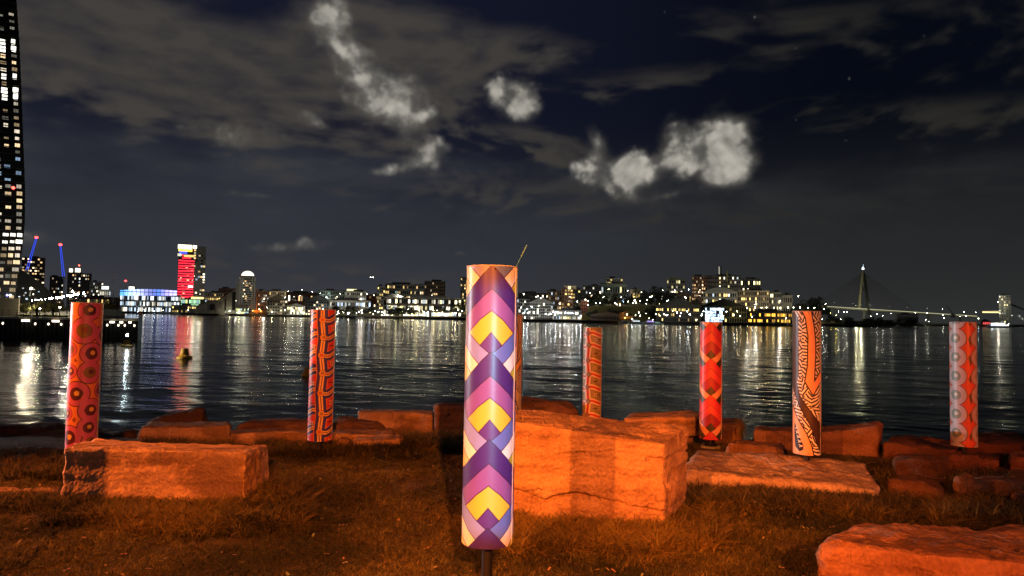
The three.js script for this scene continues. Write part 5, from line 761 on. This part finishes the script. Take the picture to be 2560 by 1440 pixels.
lamps('round white lamp on the restaurant terrace', 'white lamps on the restaurant terrace', [[1309, 783, 602], [1320, 783, 602], [1365, 785, 600], [1377, 785, 600], [1390, 781, 600], [1401, 782, 600], [1412, 782, 600], [1421, 783, 600], [1431, 783, 600], [1441, 784, 600], [1452, 790, 600]], { I: 330, k: 480, c: [0.95, 0.97, 1] });
lamps('park lamp lighting the lawn above the dark wall', 'lamps on the park lawn', [[1500, 757, 650], [1538, 758, 655], [1570, 754, 660], [1600, 752, 660], [1618, 750, 655], [1470, 752, 655], [1590, 757, 640]], { I: 620, k: 150, c: [0.92, 1, 0.55], base: 15 });
lamp('amber floodlight under the glowing tree at the marina', null, 1562, 795, 582, { I: 1200, k: 120, c: [1, 0.5, 0.08] });
lamps('small lamp on the marina pontoons', 'lamps on the marina pontoons', [[1600, 789, 578], [1668, 788, 572], [1700, 790, 570], [1640, 786, 578], [1880, 792, 596], [1965, 796, 598]], { I: 260, k: 160, c: [0.9, 0.95, 0.85] });
lamps('lit window lamp on the dark hill houses', 'scattered lamps on the dark hill', [[1310, 735, 700], [1346, 741, 690], [1494, 742, 690], [1476, 733, 740], [1630, 741, 700], [1715, 745, 690], [2064, 760, 700], [1996, 740, 720]], { I: 160, k: 200, base: 8, post: false });
const strew = (label, group, n, x0, x1, y0, y1, dz, o = {}) => { for (let i = 0; i < n; i++) { const x = x0 + (x1 - x0) * (i + rr(0.1, 0.9)) / n, y = rr(y0, y1); lamp(label, group, x, y, shoreD(x) + dz * rr(0.2, 1), { k: rr(60, 420), I: 520, light: i % 3 === 0, r: rr(0.16, 0.26), c: pick(o.c || [[1, 0.86, 0.6], [1, 0.92, 0.74], [1, 0.78, 0.42], [0.86, 0.95, 1]]), post: false, ...o.o }); } };
strew('small light on the waterfront by the museum halls', 'small lights by the museum', 20, 440, 640, 768, 782, 10);
strew('small light along the sheds behind the net patterned pole', 'small lights along the sheds', 18, 640, 830, 768, 783, 10);
strew('small light before the dark waterside trees', 'small lights before the dark trees', 16, 830, 960, 776, 786, 6);
strew('small light under the bright glass terminal', 'small lights under the terminal', 26, 950, 1160, 772, 789, 12);
strew('small light around the white framed wharf houses', 'small lights by the wharf houses', 14, 1300, 1400, 740, 788, 30);
strew('small light on the dark hillside between the houses', 'small lights on the hillside', 22, 1440, 1730, 722, 764, 90, { o: { base: 10 } });
strew('small light along the finger wharf and marina', 'small lights along the finger wharf', 26, 1560, 1860, 776, 802, 4);
strew('small light on the roofs of the low row behind the museum', 'small lights on the far roofs', 16, 640, 940, 722, 745, 220, { o: { base: 8 } });
const fillRow = (label, group, list) => list.forEach(([x, y, D]) => lamp(label, group, x, y, D, { k: 40, I: 6500, r: 0.24, c: [1, 0.9, 0.7], post: false, base: 4 }));  // fill lamps added to brighten the dark far facades
fillRow('fill lamp added between the far buildings to brighten their fronts', 'fill lamps added between the far buildings', [[90, 742, 880], [190, 746, 860], [590, 752, 800], [500, 735, 900], [486, 690, 905], [612, 735, 810], [660, 748, 760], [735, 742, 800], [840, 745, 780], [900, 748, 790], [1000, 741, 770], [1080, 738, 780], [1340, 742, 700], [1425, 742, 650], [1480, 738, 720], [1535, 738, 740], [1690, 735, 760], [1750, 725, 760], [1800, 718, 770], [1800, 748, 650], [1870, 722, 750], [1890, 755, 650], [1950, 752, 660]]);
// trees
const treeRow = (label, group, list, m) => list.forEach(([x0, x1, yt, yb, D], i) => tree(label + nth(list, i), group, x0, x1, yt, yb, D, m));
treeRow('dark waterside tree behind the moored yachts', 'dark trees behind the yachts', [[826, 862, 757, 786, 712], [850, 884, 760, 787, 708], [878, 912, 762, 787, 704], [904, 944, 764, 788, 700]]);
treeRow('big dark fig tree before the bright glass terminal', 'dark fig trees before the terminal', [[958, 1000, 763, 789, 690], [985, 1030, 760, 789, 690], [1012, 1046, 764, 789, 688]]);
treeRow('dark tree on the grass bank left of the nearest pole', 'trees on the bank left of the nearest pole', [[1098, 1126, 764, 786, 676], [1120, 1150, 755, 784, 672], [1142, 1164, 750, 784, 670]]);
treeRow('dark park tree on the hill crest', 'dark park trees on the hill crest', [[1452, 1500, 728, 766, 690], [1490, 1536, 730, 764, 690], [1530, 1580, 728, 764, 695], [1572, 1620, 722, 762, 700], [1600, 1636, 722, 762, 700], [1618, 1664, 716, 762, 705], [1640, 1690, 738, 770, 690], [1470, 1520, 742, 768, 670], [1710, 1745, 742, 768, 690], [1436, 1470, 746, 772, 680]]);
treeRow('dark shrub hanging over the park wall', 'dark shrubs over the park wall', [[1462, 1500, 772, 794, 620], [1496, 1545, 770, 796, 622], [1540, 1580, 774, 798, 620], [1600, 1650, 760, 790, 630]]);
tree('amber lit tree at the marina edge', null, 1548, 1580, 776, 802, 592, leafAmberLit);
treeRow('dark tree on the point left of the cable bridge', 'dark trees on the point left of the bridge', [[1980, 2020, 744, 790, 690], [2006, 2044, 740, 790, 700], [2026, 2060, 738, 790, 705], [2046, 2080, 752, 795, 720], [1975, 2010, 770, 805, 640], [2070, 2110, 786, 812, 740], [2104, 2150, 790, 814, 745], [2140, 2190, 788, 815, 750], [2180, 2225, 792, 816, 760], [2222, 2264, 796, 817, 770], [2262, 2300, 790, 816, 800]]);
tree('tall dark tree on the park crest, rising above the others', null, 1626, 1660, 712, 750, 700);
// --- cable bridge
{
  const D = 1480, P = facing(2160, D), t = thing('cable_bridge', 'cable stayed bridge with one tall A shaped pylon and lit deck', 'bridge', [P.O.x, 0, P.O.z], P.yaw), L = (x, y, z = 0) => { const q = P.L(x, y); return new THREE.Vector3(q[0], q[1], z); };
  const conc = mat(0.42, 0.40, 0.34), top = L(2157.5, 682), deckAt = (x) => 767 + (x - 2060) * 0.066;
  part(t, 'pylon_leg', geo.rod(L(2148, 773, 6), top.clone().add(new THREE.Vector3(-1.2, 0, 0)), 3.6, 4, 2.4), mat(0.62, 0.56, 0.40)); part(t, 'pylon_leg', geo.rod(L(2172.5, 786, 16), top.clone().add(new THREE.Vector3(1.4, 0, 0)), 3.6, 4, 2.4), mat(0.05, 0.05, 0.045));  // pale leg and near black leg carry the lit and shaded sides as colour
  part(t, 'pylon_head', geo.rod(top.clone().add(new THREE.Vector3(0, -28, 0)), L(2157.5, 674), 3.0, 6, 2.6), conc); part(t, 'crossbeam', geo.rod(L(2151, 724), L(2163, 724), 1.6, 4), W.dark);
  part(t, 'top_light', geo.rod(L(2157.5, 674), L(2157.5, 668), 2.4, 8, 1.5), glow(0.85, 0.9, 1, 4)); part(t, 'glowing_flagpole', geo.rod(L(2157.5, 668), L(2158.5, 661), 0.7, 6, 0.3), T.cool[1]);  // the thin pole on top glows itself in place of light falling on it
  const dk = []; for (let x = 2040; x < 2440; x += 40) dk.push([x, x + 40]);
  for (const [a, b] of dk) { const A = L(a, deckAt(a)), B = L(b, deckAt(b)), m = A.clone().add(B).multiplyScalar(0.5), len = A.distanceTo(B), rz = Math.atan2(B.y - A.y, B.x - A.x); part(t, 'deck_span', BOX, conc, [m.x, m.y - 0.8, 4], [len + 0.05, 3.0, 22]).rotation.z = rz; part(t, 'light_strip', BOX, glow(0.95, 0.92, 0.55, 0.55), [m.x, m.y + 1.2, 15.4], [len, 1.2, 0.4]).rotation.z = rz; if (a % 80 === 0) part(t, 'bridge_pier', BOX, W.grey, [A.x, A.y / 2, 4], [4, A.y, 10]); }
  const cab = mat(0.10, 0.10, 0.09, 0.6);
  for (let i = 0; i < 14; i++) { const k = (i + 1) / 14, y = 680 + (1 - k) * 26; for (const [sx, far] of [[-1, 118], [1, 140]]) { const x = 2157.5 + sx * (14 + (far - 14) * k); part(t, 'cable', geo.rod(L(2157.5, y), L(x, deckAt(x) - 1, 10), 0.3, 4), cab); } }
  const car = [[2080, 1], [2200, 0], [2290, 1], [2330, 1]];
  lamps('lamp post on the cable bridge deck', 'lamp posts on the bridge deck', [[2086, 757, 1460], [2132, 759, 1460], [2176, 762, 1460], [2224, 765, 1460], [2268, 769, 1460], [2318, 771, 1460]], { I: 700, k: 16, r: 0.5, base: 20, c: [0.8, 0.86, 0.6] });
  lamps('floodlight at the foot of the bridge pylon', 'floodlights at the bridge pylon foot', [[2140, 764, 1425], [2152, 762, 1420]], { I: 15000, k: 60, r: 0.6, base: 18, post: false, c: [1, 0.95, 0.55] });
}
building('low_building', 'long low pale shed under the right half of the bridge', 2243, 2296, 786, 1100, { f: 1, c: 8, lit: 0, wall: W.pale, dep: 14 });
{ const t = building('silo_tower', 'square dark silo tower with small lights near the right edge', 2497, 2528, 738, 1300, { f: 9, c: 4, lit: 0.35, wall: W.grey, tones: T.lux, fins: false, slabs: false, ww: 0.35, wh: 0.4 }); const u = t.dim, A = u.P.L(2528, 761), B = u.P.L(2600, 790); part(t, 'conveyor', geo.rod([A[0], A[1] - 2, -8], [B[0], B[1] - 2, -8], 1.6, 4), W.dark); panel(t, 'canopy_light', 2456, 2498, 779, 782, glow(1, 0.85, 0.35, 1.6), 2, 2); panel(t, 'canopy', 2455, 2499, 776, 779, W.grey, -2, 10); }
building('low_building', 'low red lit shed left of the bright ferry', 2452, 2476, 802, 1200, { f: 1, c: 4, lit: 0.8, wall: W.red, tones: T.red });
lamps('lamp on the dark far shore at the right', 'lamps along the dark right shore', [[2096, 779, 900], [2102, 799, 780], [2110, 780, 900], [2117, 780, 900], [2178, 790, 800], [2193, 785, 1000], [2207, 789, 1000], [2228, 784, 1000], [2288, 782, 1100], [2318, 783, 1200], [2314, 800, 1150], [2322, 804, 1150], [2356, 773, 1300], [2357, 788, 1300], [2360, 795, 1250], [2410, 779, 1300], [2400, 791, 1250], [2415, 790, 1250], [2440, 781, 1300], [2446, 796, 1250], [2531, 789, 1250], [2548, 790, 1250], [2556, 797, 1250], [2060, 773, 720], [2026, 797, 660], [2056, 798, 680]], { I: 520, k: 300, c: [0.95, 0.93, 0.75], r: 0.3 });
lamp('very bright floodlight on the corner of the silo tower', null, 2495, 755, 1290, { I: 6000, k: 500, r: 0.24, base: 10, c: [1, 0.93, 0.66], post: false });
lamps('yellow lamp under the trees left of the bridge pylon', 'yellow lamps under the trees at the bridge', [[2077, 783, 780], [2090, 788, 775]], { I: 900, k: 300, c: [1, 0.72, 0.1], r: 0.4 });
{ const D = 1150, P = facing(2374, D), t = thing('dock_crane', 'thin pale crane boom slanting over the dark right shore', 'crane', [P.O.x, 2, P.O.z], P.yaw), L = (x, y) => { const q = P.L(x, y); return new THREE.Vector3(q[0], q[1] - 2, 0); }; part(t, 'boom', geo.rod(L(2365, 762), L(2383, 786), 0.5, 4, 0.9), W.grey); part(t, 'base', BOX, W.grey, [L(2383, 790).x, L(2383, 790).y, 0], [7, 6, 4]); }

// ------------------------------------------------------------------ boats and buoys
const hullShape = (len, beam, h) => { const g = new THREE.BoxGeometry(len, h, beam, 16, 4, 6), p = g.attributes.position; for (let i = 0; i < p.count; i++) { const x = p.getX(i) / (len / 2), y = p.getY(i) / h + 0.5, z = p.getZ(i), bow = clamp((x - 0.1) / 0.9), k = (1 - bow * bow * 0.96) * (0.62 + 0.38 * y) * (x < -0.8 ? 0.92 : 1); p.setZ(i, z * k); p.setX(i, p.getX(i) + bow * (y - 0.5) * h * 0.9); p.setY(i, p.getY(i) + h / 2 + bow * bow * h * 0.35 * y); } g.computeVertexNormals(); return g; };
function boat(kind, label, x, D, len, o = {}) {
  const p = col(x, 0, D), t = thing(kind, label, 'boat', p, o.turn ?? rr(-0.4, 0.4), o.group), h = len * 0.11;
  part(t, 'hull', hullShape(len, len * 0.28, h + 0.3), o.hull || W.white, [0, -0.3, 0]);
  part(t, 'cabin', new RoundedBoxGeometry(len * 0.42, len * 0.10, len * 0.19, 2, len * 0.02), o.cabin || W.white, [-len * 0.06, h + len * 0.05, 0]);
  for (const s of [-0.2, -0.06, 0.08]) part(t, o.lit ? 'lit_window' : 'window', BOX, o.lit || glass, [len * s, h + len * 0.055, len * 0.096], [len * 0.1, len * 0.042, 0.06]);
  if (kind === 'sailing_yacht') { const mh = o.mast || len * 1.3; part(t, 'mast', geo.rod([len * 0.08, h, 0], [len * 0.08, h + mh, 0], 0.13, 8, 0.08), W.pale); part(t, 'boom', geo.rod([len * 0.08, h + len * 0.16, 0], [-len * 0.4, h + len * 0.17, 0], 0.1), W.pale); for (const e of [-0.48, 0.5]) part(t, 'stay', geo.rod([len * 0.08, h + mh, 0], [len * e, h, 0], 0.03, 4), steel); part(t, 'spreader', geo.rod([len * 0.08, h + mh * 0.6, -len * 0.09], [len * 0.08, h + mh * 0.6, len * 0.09], 0.05), W.pale); }
  else { part(t, 'flybridge', new RoundedBoxGeometry(len * 0.26, len * 0.06, len * 0.17, 2, len * 0.012), W.white, [-len * 0.1, h + len * 0.13, 0]); part(t, 'rail', geo.rod([len * 0.2, h + len * 0.06, 0], [len * 0.46, h + len * 0.08, 0], 0.04), steel); }
  return t;
}
boat('sailing_yacht', 'large yacht with a tall white mast before the dark trees', 884, 690, 17, { mast: 22, turn: 0.1, hull: W.dark });
boat('sailing_yacht', 'yacht with a shorter mast, left of the tallest mast', 872, 694, 11, { mast: 16, turn: 0.2 });
boat('sailing_yacht', 'small yacht moored right of the tallest mast', 900, 688, 9, { mast: 12, turn: -0.2 });
boat('motor_boat', 'white motor boat moored at the museum quay', 558, 722, 10, { turn: 0.1, lit: T.warm[3] });
boat('motor_boat', 'white launch moored at the pale stalls', 652, 708, 9, { turn: 0.1 });
boat('motor_boat', 'white motor cruiser at the left end of the marina', 1564, 572, 11, { turn: 0.05 });
boat('motor_boat', 'large white motor cruiser with raked windows in the marina', 1592, 568, 15, { turn: 0.15, lit: T.cool[2] });
boat('motor_boat', 'white motor cruiser with a violet cabin light', 1628, 566, 14, { turn: 0.1, lit: glow(0.5, 0.35, 1, 2.5) });
boat('motor_boat', 'blue green lit launch before the finger wharf', 1645, 562, 9, { turn: -0.1, lit: T.green[1] });
boat('motor_boat', 'dark covered boat left under the amber boathouse', 1906, 585, 13, { turn: 0.2, hull: W.dark, cabin: W.blue });
boat('motor_boat', 'dark covered boat right under the amber boathouse', 1944, 585, 15, { turn: 0.1, hull: W.dark, cabin: W.brown });
boat('motor_boat', 'small dark boat next to the hatched pole', 1976, 588, 9, { turn: 0.1, hull: W.blue });
boat('motor_boat', 'pale boat on the dark right shore below the bridge', 2246, 745, 9, { turn: 0.1 });
{ // ferry
  const D = 900, p = col(2496, 0, D), t = thing('ferry', 'brightly lit white harbour ferry at the right edge', 'ferry', p, 0.06), w = 30;
  part(t, 'hull', hullShape(w, 8, 2.4), W.white, [0, -0.3, 0]); part(t, 'lower_deck', new RoundedBoxGeometry(w * 0.84, 2.6, 6.6, 2, 0.3), W.white, [-0.8, 3.5, 0]); part(t, 'upper_deck', new RoundedBoxGeometry(w * 0.6, 2.3, 5.6, 2, 0.3), W.white, [-1, 5.9, 0]); part(t, 'wheelhouse', new RoundedBoxGeometry(4.4, 2.2, 4.2, 2, 0.3), W.white, [2, 8.1, 0]); part(t, 'funnel', geo.cyl(0.8, 0.6, 2.4, -5, 8.2, 0, 14), W.grey);
  for (let i = 0; i < 13; i++) part(t, 'lit_window', BOX, pick([T.white[2], T.cool[2], T.blue[0]]), [-12.4 + i * 1.9, 3.6, 3.34], [1.4, 1.2, 0.1]); for (let i = 0; i < 9; i++) part(t, 'lit_window', BOX, pick([T.white[2], T.cool[2]]), [-9 + i * 1.9, 6, 2.84], [1.4, 1.1, 0.1]);
  for (const x of [-12, -4, 4, 11]) part(t, 'deck_light', BALL, glow(0.9, 0.95, 1, 90), [x, 5.3, 3.7], [0.24, 0.24, 0.24]);
}
function buoy(label, x, y, D, k, o = {}) {
  const p = col(x, 0, D), t = thing('buoy', label, 'buoy', p), Y = mat(0.72, 0.38, 0.03, 0.5); p.y = 0;
  part(t, 'float', new THREE.LatheGeometry([[0, -0.3], [0.66, -0.3], [0.76, -0.05], [0.76, 0.16], [0.68, 0.26], [0, 0.27]].map(([a, b]) => new THREE.Vector2(a * k, b * k)), 36), Y);
  if (o.lit) { part(t, 'tower', new THREE.LatheGeometry([[0, 0.26], [0.36, 0.26], [0.36, 0.86], [0.3, 0.9], [0, 0.9]].map(([a, b]) => new THREE.Vector2(a * k, b * k)), 28), Y); part(t, 'topmark', new THREE.LatheGeometry([[0, 0.9], [0.2, 0.9], [0.2, 1.32], [0.12, 1.4], [0, 1.4]].map(([a, b]) => new THREE.Vector2(a * k, b * k)), 20), W.dark); part(t, 'lamp', BALL, glow(0.85, 1, 0.95, 60), [0, 1.52 * k, 0], [0.15, 0.17, 0.15]); const l = new THREE.PointLight(lin(0.75, 0.95, 1), 60, 0, 2); l.position.set(p.x, 1.52 * k, p.z); l.castShadow = true; l.shadow.radius = 6; scene.add(l); part(t, 'aerial', geo.rod([0.05, 1.6 * k, 0], [0.12, 2.1 * k, 0], 0.02), steel); }
  else { part(t, 'tower', new THREE.LatheGeometry([[0, 0.24], [0.46, 0.26], [0.34, 1.02], [0, 1.04]].map(([a, b]) => new THREE.Vector2(a * k, b * k)), 28), Y); part(t, 'eye_bolt', new THREE.TorusGeometry(0.09, 0.025, 8, 16), steel, [0, 1.12 * k, 0]); for (const a of [0.6, 2.7, 4.8]) part(t, 'lug', BOX, Y, [Math.sin(a) * 0.5 * k, 0.34 * k, Math.cos(a) * 0.5 * k], [0.1, 0.16, 0.1]); }
}
buoy('yellow buoy with a shining lamp in front of the quay end', 317, 865, 92, 1.0, { lit: true });
buoy('yellow conical mooring buoy in the middle of the coloured reflections', 461, 893, 71, 1.0);
buoy('yellow buoy mostly hidden behind the net patterned pole', 768, 938, 54, 0.62);
{ const p = at(930, 693, 2600), t = thing('aircraft', 'tiny aircraft low in the sky with two white landing lights', 'aircraft', p); part(t, 'fuselage', geo.rod([0, 0, -16], [0, 0, 14], 1.9, 12, 1.5), W.pale); part(t, 'wing', geo.box(32, 0.4, 4.5, 0, -0.6, 0), W.pale); part(t, 'tail_fin', geo.box(0.4, 5, 4, 0, 3, -14), W.pale); for (const x of [-4.6, 4.6]) part(t, 'landing_light', BALL, glow(1, 0.95, 0.85, 30), [x, -0.8, 3], [1.3, 1.1, 1]); }

scene.traverse((o) => { if (o.isMesh) o.castShadow = o.receiveShadow = true; });
renderer.render(scene, camera);
